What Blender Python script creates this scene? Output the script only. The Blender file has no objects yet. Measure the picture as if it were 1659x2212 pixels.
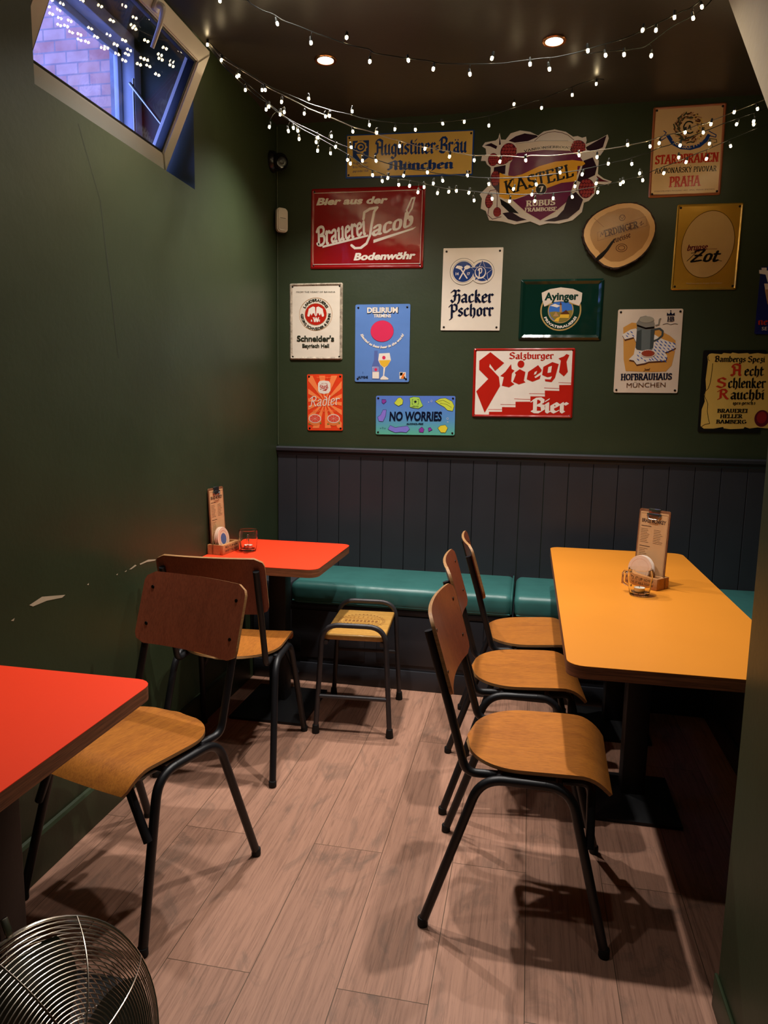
import bpy, bmesh, math, random, json
from mathutils import Vector, Matrix
random.seed(7)
PI = math.pi
S = bpy.context.scene
COL = S.collection

# ------------------------------------------------------------------ camera, world, exposure
cam_d = bpy.data.cameras.new('camera'); cam = bpy.data.objects.new('camera', cam_d); COL.objects.link(cam)
cam_d.sensor_fit = 'VERTICAL'; cam_d.sensor_height = 24.0; cam_d.lens = 24.0 * 1551.18 / 2212.0
cam_d.clip_start = 0.02
R_, U_, F_ = Vector((0.98009, 0.19780, 0.01707)), Vector((-0.04477, 0.13643, 0.98964)), Vector((-0.19342, 0.97070, -0.14257))
M = Matrix.Identity(4)
for i in range(3):
    M[i][0], M[i][1], M[i][2] = R_[i], U_[i], -F_[i]
M.translation = (1.3521, -3.7657, 1.37)
cam.matrix_world = M
S.camera = cam
S.view_settings.view_transform = 'Standard'; S.view_settings.look = 'None'
S.view_settings.exposure = 0.0; S.view_settings.gamma = 1.0
S.view_settings.use_curve_mapping = False
S.cycles.use_denoising = True
S.cycles.max_bounces = 8; S.cycles.diffuse_bounces = 4; S.cycles.glossy_bounces = 4; S.cycles.transmission_bounces = 8; S.cycles.transparent_max_bounces = 12
S.cycles.sample_clamp_indirect = 4.0; S.cycles.caustics_reflective = False; S.cycles.caustics_refractive = False
world = bpy.data.worlds.new('dusk_sky'); S.world = world; world.use_nodes = True
bg = world.node_tree.nodes['Background']; bg.inputs[0].default_value = (0.22, 0.32, 1.0, 1); bg.inputs[1].default_value = 6.5
WARM = (1.0, 0.94, 0.88)
LAMP_W = {'back_l': 128, 'back_r': 64, 'mid_l': 84, 'mid_r': 102, 'near_l': 22, 'near_r': 7}

# ------------------------------------------------------------------ materials
def lin(h):
    h = h.lstrip('#'); c = [int(h[i:i + 2], 16) / 255 for i in (0, 2, 4)]
    return tuple(x / 12.92 if x <= .04045 else ((x + .055) / 1.055) ** 2.4 for x in c)
class Nt:
    def __init__(s, name):
        s.m = bpy.data.materials.new(name); s.m.use_nodes = True; s.t = s.m.node_tree
        s.b = s.t.nodes['Principled BSDF']; s.out = s.t.nodes['Material Output']
    def n(s, kind, **kw):
        x = s.t.nodes.new(kind)
        for k, v in kw.items(): setattr(x, k, v)
        return x
    def l(s, a, b): s.t.links.new(a, b)
    def coord(s, which='Object', scale=(1, 1, 1), loc=(0, 0, 0), rot=(0, 0, 0)):
        tc = s.n('ShaderNodeTexCoord'); mp = s.n('ShaderNodeMapping')
        mp.inputs['Scale'].default_value = scale; mp.inputs['Location'].default_value = loc; mp.inputs['Rotation'].default_value = rot
        s.l(tc.outputs[which], mp.inputs[0]); return mp.outputs[0]
    def noise(s, vec, scale=5, detail=3, rough=.5, dist=0):
        x = s.n('ShaderNodeTexNoise'); x.inputs['Scale'].default_value = scale; x.inputs['Detail'].default_value = detail
        x.inputs['Roughness'].default_value = rough; x.inputs['Distortion'].default_value = dist
        s.l(vec, x.inputs['Vector']); return x.outputs['Fac']
    def ramp(s, fac, stops):
        x = s.n('ShaderNodeValToRGB'); e = x.color_ramp.elements
        while len(e) < len(stops): e.new(.5)
        for i, (p, c) in enumerate(stops): e[i].position = p; e[i].color = (*c, 1)
        s.l(fac, x.inputs[0]); return x.outputs[0]
    def mix(s, fac, a, b, mode='MIX'):
        x = s.n('ShaderNodeMix', data_type='RGBA', blend_type=mode)
        for sock, v in ((x.inputs[0], fac), (x.inputs[6], a), (x.inputs[7], b)):
            if hasattr(v, 'links') or hasattr(v, 'is_linked'): s.l(v, sock)
            elif isinstance(v, (int, float)): sock.default_value = v
            else: sock.default_value = (*v, 1)
        return x.outputs[2]
    def bump(s, h, strength=.2, dist=.01):
        x = s.n('ShaderNodeBump'); x.inputs['Strength'].default_value = strength; x.inputs['Distance'].default_value = dist
        s.l(h, x.inputs['Height']); s.l(x.outputs[0], s.b.inputs['Normal'])
    def set(s, rough=.5, metal=0, spec=.5, coat=0, coat_rough=.1, trans=0, ior=1.45):
        b = s.b.inputs; b['Roughness'].default_value = rough; b['Metallic'].default_value = metal; b['Specular IOR Level'].default_value = spec
        b['Coat Weight'].default_value = coat; b['Coat Roughness'].default_value = coat_rough; b['Transmission Weight'].default_value = trans; b['IOR'].default_value = ior
MATS = {}
def plain(name, col, rough=.5, metal=0, var=.12, nscale=9, bump=0, bscale=40, bdist=.004, spec=.5, coat=0, coat_rough=.1, stretch=(1, 1, 1)):
    """painted or moulded surface: base colour with slight procedural variation and an optional fine bump"""
    if name in MATS: return MATS[name]
    k = Nt(name); c = lin(col) if isinstance(col, str) else col
    v = k.coord(scale=stretch)
    f = k.noise(v, nscale, 4)
    k.l(k.ramp(f, [(.25, tuple(x * (1 - var) for x in c)), (.75, tuple(min(1, x * (1 + var)) for x in c))]), k.b.inputs['Base Color'])
    k.set(rough, metal, spec, coat, coat_rough)
    if bump: k.bump(k.noise(v, bscale, 2), bump, bdist)
    MATS[name] = k.m; return k.m
def emitter(name, col, strength):
    if name in MATS: return MATS[name]
    k = Nt(name); k.b.inputs['Base Color'].default_value = (*col, 1)
    k.b.inputs['Emission Color'].default_value = (*col, 1); k.b.inputs['Emission Strength'].default_value = strength
    MATS[name] = k.m; return k.m
def wood(name, c0, c1, rough=.4, scale=(1, 12, 12), nscale=3.0, coat=.0, bump=.05, dark=None, obj_rand=True):
    k = Nt(name); v = k.coord(scale=scale)
    if obj_rand:
        oi = k.n('ShaderNodeObjectInfo'); ad = k.n('ShaderNodeVectorMath', operation='ADD'); k.l(v, ad.inputs[0])
        mu = k.n('ShaderNodeVectorMath', operation='SCALE'); cx = k.n('ShaderNodeCombineXYZ')
        for i in range(3): k.l(oi.outputs['Random'], cx.inputs[i])
        k.l(cx.outputs[0], mu.inputs[0]); mu.inputs['Scale'].default_value = 37.0
        k.l(mu.outputs[0], ad.inputs[1]); v = ad.outputs[0]
    f = k.noise(v, nscale, 6, .6, .8); c = k.ramp(f, [(.3, lin(c0)), (.7, lin(c1))])
    f2 = k.noise(v, nscale * 9, 3, .6); c = k.mix(.35, c, k.ramp(f2, [(.35, tuple(x * .55 for x in lin(c0))), (.6, lin(c1))]), 'MIX')
    k.l(c, k.b.inputs['Base Color']); k.set(rough, 0, .5, coat, .15)
    if bump: k.bump(f2, bump, .002)
    MATS[name] = k.m; return k.m

GREEN = '#2e3822'
def wall_paint(name, col, rough, bstr=.25, spec=.45):
    k = Nt(name); v = k.coord(scale=(1, 1, 1)); c = lin(col)
    f = k.noise(v, 1.6, 5, .6); f2 = k.noise(v, 60, 3)
    k.l(k.ramp(f, [(.3, tuple(x * .86 for x in c)), (.7, tuple(x * 1.12 for x in c))]), k.b.inputs['Base Color'])
    rr = k.n('ShaderNodeMapRange'); rr.inputs[3].default_value = rough - .06; rr.inputs[4].default_value = rough + .08
    k.l(f, rr.inputs[0]); k.set(rough, 0, spec); k.l(rr.outputs[0], k.b.inputs['Roughness'])
    ad = k.n('ShaderNodeMath', operation='ADD'); ml = k.n('ShaderNodeMath', operation='MULTIPLY'); ml.inputs[1].default_value = .12
    k.l(f2, ml.inputs[0]); k.l(ml.outputs[0], ad.inputs[0]); k.l(k.noise(v, 3.5, 3), ad.inputs[1]); k.bump(ad.outputs[0], bstr, .012)
    MATS[name] = k.m; return k.m
m_green = wall_paint('green_wall_paint', GREEN, .45, .30, .52)
m_ceil = wall_paint('dark_ceiling_paint', '#3e3932', .36, .2)
m_panel = wall_paint('blue_black_panel_paint', '#303136', .38, .08)
m_plaster = wall_paint('cream_plaster', '#b39f79', .7, .5)
m_chip = plain('chipped_plaster', '#b9a78a', .9)

def floor_mat():
    k = Nt('oak_plank_floor'); W, L = .2195, 1.32
    tc = k.n('ShaderNodeTexCoord'); sep = k.n('ShaderNodeSeparateXYZ'); k.l(tc.outputs['Object'], sep.inputs[0])
    comb = k.n('ShaderNodeCombineXYZ'); sub = k.n('ShaderNodeMath', operation='SUBTRACT'); sub.inputs[1].default_value = .0835 - 10 * W
    k.l(sep.outputs[0], sub.inputs[0]); k.l(sep.outputs[1], comb.inputs[0]); k.l(sub.outputs[0], comb.inputs[1])
    off = k.n('ShaderNodeVectorMath', operation='ADD'); off.inputs[1].default_value = (20.22, 0, 0); k.l(comb.outputs[0], off.inputs[0])
    br = k.n('ShaderNodeTexBrick'); br.offset = .41; br.offset_frequency = 2; br.squash = 1
    k.l(off.outputs[0], br.inputs['Vector'])
    br.inputs['Scale'].default_value = 1.0; br.inputs['Brick Width'].default_value = L; br.inputs['Row Height'].default_value = W
    br.inputs['Mortar Size'].default_value = .0011; br.inputs['Mortar Smooth'].default_value = .3; br.inputs['Bias'].default_value = 0
    br.inputs['Color1'].default_value = (0, 0, 0, 1); br.inputs['Color2'].default_value = (1, 1, 1, 1); br.inputs['Mortar'].default_value = (.5, .5, .5, 1)
    per = br.outputs['Color']; mort = br.outputs['Fac']
    # grain: stretched along the boards, shifted per board
    sc = k.n('ShaderNodeVectorMath', operation='MULTIPLY'); sc.inputs[1].default_value = (.8, 21, 1); k.l(off.outputs[0], sc.inputs[0])
    sh = k.n('ShaderNodeVectorMath', operation='MULTIPLY'); sh.inputs[1].default_value = (7, 13, 31); k.l(per, sh.inputs[0])
    gv = k.n('ShaderNodeVectorMath', operation='ADD'); k.l(sc.outputs[0], gv.inputs[0]); k.l(sh.outputs[0], gv.inputs[1]); g = gv.outputs[0]
    f1 = k.noise(g, 1.5, 8, .68, 1.8); f2 = k.noise(g, 5.5, 7, .75, .8)
    sk = k.n('ShaderNodeVectorMath', operation='MULTIPLY'); sk.inputs[1].default_value = (3.2, 7, 1); k.l(off.outputs[0], sk.inputs[0])
    sk2 = k.n('ShaderNodeVectorMath', operation='ADD'); k.l(sk.outputs[0], sk2.inputs[0]); k.l(sh.outputs[0], sk2.inputs[1])
    f3 = k.noise(sk2.outputs[0], 1.1, 5, .65, 1.4)
    c = k.ramp(f1, [(.28, lin('#74533f')), (.46, lin('#a67b66')), (.72, lin('#c8977c'))])
    c = k.mix(.55, c, k.ramp(f2, [(.36, lin('#4c352b')), (.5, lin('#b28570')), (.8, lin('#d3a48a'))]))
    c = k.mix(k.ramp(f3, [(.54, (0, 0, 0)), (.72, (.8, .8, .8))]), c, lin('#5a5048'))
    c = k.mix(.30, c, k.ramp(per, [(0, lin('#775a4a')), (.5, lin('#ab8069')), (1, lin('#cc9a80'))]))
    c = k.mix(mort, c, lin('#54402f'))
    k.l(c, k.b.inputs['Base Color']); k.set(.48, 0, .35); k.bump(f2, .12, .003)
    return k.m
m_floor = floor_mat()
m_seat = wood('honey_plywood', '#a5612a', '#c47a30', .36, (2, 13, 13), 2.2, .15)
m_back = wood('red_brown_plywood', '#8c4a32', '#a2573a', .38, (13, 13, 2.0), 2.2, .1)
m_ply = wood('plywood_edge', '#7a5230', '#b98a55', .55, (3, 3, 160), 2.0, 0)
m_plyr = wood('reddish_table_edge', '#4a2c1c', '#a86a45', .5, (1.5, 1.5, 75), 1.6, 0)
m_stoolw = wood('stool_seat_wood', '#b98238', '#d2a050', .4, (2, 12, 12), 2.5, .1)
m_block = wood('holder_wood', '#a9703f', '#c08a55', .55, (3, 20, 20), 2.5, 0)
m_board = wood('clipboard_fibreboard', '#6a4126', '#8a5a36', .6, (8, 8, 8), 4, 0)
m_tube = plain('black_powder_coat', '#17171a', .42, .0, .15, 30, .05, 160, .001)
m_stooltube = plain('grey_black_stool_paint', '#3d3a3c', .40, .35, .15, 30, .05, 160, .001)
m_rubber = plain('black_rubber', '#0b0b0b', .7)
m_screw = plain('dark_steel_screw', '#2b2622', .35, .8)
m_steel = plain('bright_steel', '#b9b6b2', .22, 1.0)
m_iron = plain('black_cast_iron', '#0d0d0f', .5, 0, .2, 20, .15, 90, .002)
m_orange = plain('orange_laminate', '#f73f1c', .42, 0, .02, 4, .03, 300, .0004)
m_yellow = plain('yellow_orange_laminate', '#dc8928', .42, 0, .02, 4, .03, 300, .0004)
m_teal = plain('teal_vinyl', '#376c68', .36, 0, .10, 6, .35, 7, .02, spec=.55)
m_white = plain('white_upvc', '#d9d4cb', .28, 0, .03)
m_gasket = plain('black_gasket', '#10131a', .5)
m_whitep = plain('white_plastic', '#d8d2c6', .4, 0, .03)
m_blackp = plain('black_plastic', '#121113', .28, 0, .1)
m_lens = plain('black_lens', '#050507', .05, 0, .1, spec=.8)
m_chrome = plain('chrome_wire', '#d8d0c2', .24, 1.0, .05)
m_fanmetal = plain('polished_fan_metal', '#8d8880', .2, 1.0, .1)
m_paper = plain('kraft_menu_paper', '#c79a68', .8, 0, .06, 20)
m_ink = plain('dark_brown_ink', '#3a2417', .7)
m_card = plain('coaster_board', '#d8b497', .8, 0, .05, 30)
m_cardw = plain('coaster_print_white', '#e6d5c4', .7, 0, .03, 30)
m_cardb = plain('coaster_print_blue', '#4a5a86', .7, 0, .2, 120)
m_wax = plain('white_wax', '#e9e2d4', .5, 0, .03)
m_alu = plain('tealight_foil', '#c9c6c0', .3, .9)
m_copper = plain('copper_ring', '#c98b5c', .25, 1.0)
m_stone = plain('grey_stone', '#6f7076', .85, 0, .25, 14, .4, 30, .01)
m_pvcblue = plain('painted_outer_frame', '#c9ccd0', .35, 0, .05)
m_bark = plain('dark_bark', '#33231a', .95, 0, .5, 30, .9, 40, .01)
def glass_mat(name, col, rough=0.0):
    k = Nt(name); k.b.inputs['Base Color'].default_value = (*col, 1); k.set(rough, 0, .6, 0, .1, 1.0, 1.28)
    f = k.noise(k.coord(), 30, 2); k.bump(f, .05, .002); MATS[name] = k.m; return k.m
m_glass = glass_mat('clear_pressed_glass', (.97, .95, .9))
def pane_mat():
    k = Nt('window_glass'); t = k.n('ShaderNodeBsdfTransparent'); g = k.n('ShaderNodeBsdfGlossy'); g.inputs['Roughness'].default_value = .0
    lw = k.n('ShaderNodeLayerWeight'); pw = k.n('ShaderNodeMath', operation='POWER'); pw.inputs[1].default_value = 4.0; k.l(lw.outputs['Facing'], pw.inputs[0])
    sc = k.n('ShaderNodeMath', operation='MULTIPLY_ADD'); sc.inputs[1].default_value = .4; sc.inputs[2].default_value = .05; k.l(pw.outputs[0], sc.inputs[0]); mx = k.n('ShaderNodeMixShader')
    k.l(sc.outputs[0], mx.inputs[0]); k.l(t.outputs[0], mx.inputs[1]); k.l(g.outputs[0], mx.inputs[2]); k.l(mx.outputs[0], k.out.inputs[0])
    t.inputs[0].default_value = (.93, .95, .98, 1); return k.m
m_pane = pane_mat()
def brick_mat():
    k = Nt('red_brick'); v = k.coord(); sp = k.n('ShaderNodeSeparateXYZ'); k.l(v, sp.inputs[0]); cb = k.n('ShaderNodeCombineXYZ'); k.l(sp.outputs[0], cb.inputs[0]); k.l(sp.outputs[2], cb.inputs[1])
    br = k.n('ShaderNodeTexBrick'); k.l(cb.outputs[0], br.inputs['Vector']); br.inputs['Scale'].default_value = 1; br.inputs['Brick Width'].default_value = .17; br.inputs['Row Height'].default_value = .075
    br.inputs['Mortar Size'].default_value = .006; br.inputs['Mortar Smooth'].default_value = .2
    br.inputs['Color1'].default_value = (*lin('#b0705e'), 1); br.inputs['Color2'].default_value = (*lin('#c49a86'), 1); br.inputs['Mortar'].default_value = (*lin('#7c7470'), 1)
    c = k.mix(.35, br.outputs['Color'], k.ramp(k.noise(v, 9, 4), [(.3, lin('#8e5648')), (.7, lin('#d0aa98'))])); k.l(c, k.b.inputs['Base Color']); k.set(.85)
    k.bump(br.outputs['Fac'], -.4, .01); return k.m
m_brick = brick_mat()
# printed colours on the signs
PAL = dict(ylw='#d9b45c', navy='#1d3a78', wht='#ece2d4', crm='#e2d3bf', plum='#6d1d4a', brn='#5d3622', blk='#0e0c0d', dpl='#2a1224', mrn='#5c1626', rsp='#a03a3a', ylw2='#eeb02f', crm2='#d9b57e', olv='#4b4a35',
    tan='#b58a5c', red2='#b8301c', sap='#d3a468', hrt='#a87b48', dbr='#4a2513', dgd='#6a4a12', ivo='#c6a163', rust='#3a2418', dgr='#2e3026', red='#b82317', nvy2='#10162e', pnk='#d8345a', btl='#5a6cab', lbl='#8f8fc0', ylw3='#e8b83c',
    org='#e8792b', org2='#ff8a4e', org3='#e87a3e', gfr='#e2503e', lef='#7c8a3a', prp='#8a3fa0', lim='#c9d64a', lim2='#a9d35a', lav='#8a78d8', lav2='#7f7ad6', ylw4='#e3d23c', crm3='#e9dcc8', gld='#b89a5c', grn2='#10352a', sky='#3f74c8',
    gldn='#8a7a3c', wash='#d69a4a', stn='#6a7270', stn2='#454d4c', pew='#8a8578', pew2='#a29b88', rad='#9a4a34', blu='#3c5aa8', prc='#d8b45a', wax='#8a1f24')
def ink(c): return plain('print_' + c, PAL[c], .22, 0, .03, 20, .25, 10, .006, spec=.5)
def enamel(name, col, rough=.16, bump=.35, metal=0):
    return plain(name, col, rough, metal, .05, 8, bump, 9, .010, spec=.55)

# ------------------------------------------------------------------ geometry helpers
def fillet(pts, r, n=6):
    pts = [Vector(p) for p in pts]; out = [pts[0]]
    for a, b, c in zip(pts, pts[1:], pts[2:]):
        u, w = (a - b), (c - b); d = min(r, u.length * .49, w.length * .49); p0, p1 = b + u.normalized() * d, b + w.normalized() * d
        for i in range(n + 1):
            t = i / n; out.append(p0 * (1 - t) ** 2 + b * 2 * t * (1 - t) + p1 * t ** 2)
    out.append(pts[-1]); return out
class MB:
    def __init__(s): s.bm = bmesh.new()
    def box(s, lo, hi, mi=0, bevel=0, seg=2, mat=None):
        lo, hi = Vector(lo), Vector(hi); b = bmesh.new(); bmesh.ops.create_cube(b, size=1)
        for v in b.verts: v.co = Vector(((v.co.x + .5) * (hi.x - lo.x) + lo.x, (v.co.y + .5) * (hi.y - lo.y) + lo.y, (v.co.z + .5) * (hi.z - lo.z) + lo.z))
        if bevel: bmesh.ops.bevel(b, geom=b.edges[:], offset=bevel, segments=seg, affect='EDGES', profile=.5)
        return s.merge(b, mi, mat)
    def merge(s, b, mi=0, mat=None):
        mp = {}
        for v in b.verts: mp[v] = s.bm.verts.new(mat @ v.co if mat is not None else v.co)
        for f in b.faces:
            try: nf = s.bm.faces.new([mp[v] for v in f.verts]); nf.material_index = mi if mi is not None else f.material_index; nf.smooth = True
            except ValueError: pass
        b.free(); return s
    def face(s, pts, mi=0, smooth=False):
        f = s.bm.faces.new([s.bm.verts.new(p) for p in pts]); f.material_index = mi; f.smooth = smooth; return f
    def tube(s, pts, r, seg=12, mi=0, cap=True, closed=False):
        pts = [Vector(p) for p in pts]; rings = []; n = len(pts); up = None
        for i, p in enumerate(pts):
            if closed: d = pts[(i + 1) % n] - pts[i - 1]
            else: d = (pts[min(i + 1, n - 1)] - pts[max(i - 1, 0)])
            d.normalize()
            if up is None: up = d.orthogonal().normalized()
            else: up = (up - d * up.dot(d)).normalized()
            w = d.cross(up); rr = r[i] if isinstance(r, (list, tuple)) else r
            rings.append([s.bm.verts.new(p + (up * math.cos(2 * PI * k / seg) + w * math.sin(2 * PI * k / seg)) * rr) for k in range(seg)])
        pairs = list(zip(rings, rings[1:])) + ([(rings[-1], rings[0])] if closed else [])
        for a, b in pairs:
            for k in range(seg):
                f = s.bm.faces.new((a[k], a[(k + 1) % seg], b[(k + 1) % seg], b[k])); f.smooth = True; f.material_index = mi
        if cap and not closed:
            for rg in (rings[0][::-1], rings[-1]):
                f = s.bm.faces.new(rg); f.material_index = mi
        return s
    def lathe(s, prof, seg=32, mi=0, mat=None, close=False):
        """profile of (radius, z) about local z"""
        rings = []
        for r, z in prof:
            row = []
            for k in range(seg):
                a = 2 * PI * k / seg; p = Vector((r * math.cos(a), r * math.sin(a), z)); row.append(s.bm.verts.new(mat @ p if mat is not None else p))
            rings.append(row)
        pr = list(zip(rings, rings[1:])) + ([(rings[-1], rings[0])] if close else [])
        for a, b in pr:
            for k in range(seg):
                f = s.bm.faces.new((a[k], a[(k + 1) % seg], b[(k + 1) % seg], b[k])); f.smooth = True; f.material_index = mi
        if not close:
            if prof[0][0] > 1e-5: s.bm.faces.new(rings[0][::-1]).material_index = mi
            if prof[-1][0] > 1e-5: s.bm.faces.new(rings[-1]).material_index = mi
        return s
    def prism(s, poly, z0, z1, mi=0, mi_side=None, mat=None, bevel=0):
        """flat outline (x, y) raised from z0 to z1"""
        lo = [Vector((x, y, z0)) for x, y in poly]; hi = [Vector((x, y, z1)) for x, y in poly]
        if mat is not None: lo = [mat @ p for p in lo]; hi = [mat @ p for p in hi]
        a = [s.bm.verts.new(p) for p in lo]; b = [s.bm.verts.new(p) for p in hi]; n = len(poly)
        f = s.bm.faces.new(a[::-1]); f.material_index = mi; f = s.bm.faces.new(b); f.material_index = mi
        for i in range(n):
            f = s.bm.faces.new((a[i], a[(i + 1) % n], b[(i + 1) % n], b[i])); f.material_index = mi if mi_side is None else mi_side; f.smooth = True
        return s
    def sheet(s, P, th, mi=0, mi_edge=1):
        """grid of points thickened along its own normals"""
        n, m = len(P), len(P[0]); P = [[Vector(p) for p in row] for row in P]; Q = []
        for i in range(n):
            row = []
            for j in range(m):
                u = P[min(i + 1, n - 1)][j] - P[max(i - 1, 0)][j]; v = P[i][min(j + 1, m - 1)] - P[i][max(j - 1, 0)]
                nn = u.cross(v)
                if nn.length < 1e-9: nn = Vector((0, 0, 1))
                row.append(P[i][j] + nn.normalized() * th)
            Q.append(row)
        A = [[s.bm.verts.new(p) for p in r] for r in P]; B = [[s.bm.verts.new(p) for p in r] for r in Q]
        def q(vs, k, sm=True):
            try: f = s.bm.faces.new(vs); f.material_index = k; f.smooth = sm
            except ValueError: pass
        for i in range(n - 1):
            for j in range(m - 1):
                q((A[i][j], A[i][j + 1], A[i + 1][j + 1], A[i + 1][j]), mi); q((B[i][j], B[i + 1][j], B[i + 1][j + 1], B[i][j + 1]), mi)
        for i in range(n - 1):
            q((A[i][0], A[i + 1][0], B[i + 1][0], B[i][0]), mi_edge); q((A[i][-1], B[i][-1], B[i + 1][-1], A[i + 1][-1]), mi_edge)
        for j in range(m - 1):
            q((A[0][j], B[0][j], B[0][j + 1], A[0][j + 1]), mi_edge); q((A[-1][j], A[-1][j + 1], B[-1][j + 1], B[-1][j]), mi_edge)
        return s
    def done(s, name, mats, parent=None, sharp=35, recalc=True):
        if recalc: bmesh.ops.recalc_face_normals(s.bm, faces=s.bm.faces[:])
        me = bpy.data.meshes.new(name); s.bm.to_mesh(me); s.bm.free()
        for m in (mats if isinstance(mats, (list, tuple)) else [mats]): me.materials.append(m)
        if sharp:
            try: me.set_sharp_from_angle(angle=math.radians(sharp))
            except Exception: pass
        o = bpy.data.objects.new(name, me); COL.objects.link(o)
        if parent: o.parent = parent
        return o
def tag(o, label=None, cat=None, group=None, kind=None):
    for k, v in (('label', label), ('category', cat), ('group', group), ('kind', kind)):
        if v: o[k] = v
    return o
def thing(name, label, cat, loc=(0, 0, 0), rz=0, group=None):
    o = bpy.data.objects.new(name, None); o.empty_display_size = .05; COL.objects.link(o); o.location = loc; o.rotation_euler = (0, 0, rz)
    return tag(o, label, cat, group)
def struct(name, mb, mats, **k):
    o = mb.done(name, mats, **k); o['kind'] = 'structure'; return o
def dup(root, loc, rz, label, group=None):
    r = root.copy(); COL.objects.link(r); r.location = loc; r.rotation_euler = (0, 0, rz); r['label'] = label
    if group: r['group'] = group
    for ch in list(root.children):
        c = ch.copy(); COL.objects.link(c); c.parent = r
        for g in list(ch.children):
            d = g.copy(); COL.objects.link(d); d.parent = c
    return r
def rrect(x0, y0, x1, y1, r, n=5):
    out = []
    for cx, cy, a0 in ((x1 - r, y1 - r, 0), (x0 + r, y1 - r, 90), (x0 + r, y0 + r, 180), (x1 - r, y0 + r, 270)):
        for i in range(n + 1):
            a = math.radians(a0 + 90 * i / n); out.append((cx + r * math.cos(a), cy + r * math.sin(a)))
    return out

# ------------------------------------------------------------------ the room
XR, YN, ZC = 2.75, -5.0, 2.811
b = MB(); b.box((-.3, YN - .1, -.08), (XR + .1, .1, 0)); struct('floor', b, m_floor)
b = MB(); b.box((-.3, YN - .1, ZC), (XR + .1, .1, ZC + .1)); struct('ceiling', b, m_ceil)
b = MB(); b.box((-.3, 0, 0), (XR + .1, .12, ZC)); struct('wall_back', b, m_green)
# left wall with a deep window opening
WY0, WY1, WZ0, WZ1, WT = -1.912, -.956, 2.222, 2.785, .30
b = MB()
b.box((-WT, YN, 0), (0, 0, WZ0)); b.box((-WT, YN, WZ1), (0, 0, ZC)); b.box((-WT, YN, WZ0), (0, WY0, WZ1)); b.box((-WT, WY1, WZ0), (0, 0, WZ1))
for pts in ([(-2.045, .808), (-1.99, .818), (-1.93, .806), (-1.885, .797), (-1.90, .792), (-1.97, .801), (-2.03, .800)], [(-2.12, .785), (-2.105, .788), (-2.11, .781)], [(-1.775, .802), (-1.765, .805), (-1.767, .798)], [(-1.612, .797), (-1.600, .799), (-1.603, .794)],
            [(-1.53, .797), (-1.49, .806), (-1.48, .801), (-1.515, .795)], [(-1.46, .803), (-1.40, .806), (-1.345, .796), (-1.35, .792), (-1.41, .799), (-1.455, .798)], [(-1.56, .795), (-1.545, .799), (-1.548, .794)]):
    b.face([(.0006, y, z) for y, z in pts], 1)
for (y0, z0), (y1, z1) in zip([(-1.722, 2.19), (-1.66, 2.07), (-1.622, 2.0), (-1.60, 1.85), (-1.575, 1.70), (-1.562, 1.60)], [(-1.66, 2.07), (-1.622, 2.0), (-1.60, 1.85), (-1.575, 1.70), (-1.562, 1.60), (-1.55, 1.52)]):
    b.face([(.0004, y0 - .0022, z0), (.0004, y0 + .0022, z0), (.0004, y1 + .0018, z1), (.0004, y1 - .0018, z1)], 2)
wl = struct('wall_left', b, [m_green, m_chip, plain('filled_crack', '#262c1b', .7)], recalc=False)
b = MB(); b.box((XR, YN, 0), (XR + .1, 0, ZC)); struct('wall_right', b, m_green)
b = MB(); b.box((-.3, YN - .1, 0), (XR + .1, YN, ZC)); struct('wall_front', b, m_green)
# the wall end beside the yellow table, and the sloping plastered stair side above it
XP = 1.838
b = MB(); b.box((XP, YN, 0), (XR, -2.145, 1.90)); struct('wall_partition', b, m_green)
b = MB(); b.prism([(-2.145, 1.90), (-2.105, 1.90), (-1.172, ZC), (YN, ZC), (YN, 1.90)], XP - .012, XR, mat=Matrix(((0, 0, 1, 0), (1, 0, 0, 0), (0, 1, 0, 0), (0, 0, 0, 1)))); struct('wall_stair', b, m_plaster, sharp=20)
b = MB(); b.box((XP - .008, YN, 0), (XP, -2.137, .085), bevel=.003); struct('baseboard_partition', b, m_green)
b = MB(); b.prism([(0, 0), (.016, 0), (.016, .125), (.010, .133), (0, .135)], YN, -.43, mat=Matrix(((1, 0, 0, 0), (0, 0, 1, 0), (0, 1, 0, 0), (0, 0, 0, 1)))); struct('baseboard_left', b, m_green)
# boarded panelling below the dado rail
b = MB(); xs = [.004]; x = .111 - .1205
while x < XR - .02:
    x += .1205
    if x > .02: xs.append(min(x, XR))
for x0, x1 in zip(xs, xs[1:]): b.box((x0 + .0012, -.012, .40), (x1 - .0012, 0, 1.115), bevel=.0016, seg=1)
struct('wall_back_panelling', b, m_panel)
b = MB(); b.prism([(0, 1.108), (-.010, 1.108), (-.016, 1.120), (-.016, 1.128), (-.028, 1.136), (-.030, 1.150), (-.022, 1.157), (0, 1.158)], .001, XR, mat=Matrix(((0, 0, 1, 0), (1, 0, 0, 0), (0, 1, 0, 0), (0, 0, 0, 1)))); struct('trim_dado_rail', b, m_panel, sharp=25)

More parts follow.
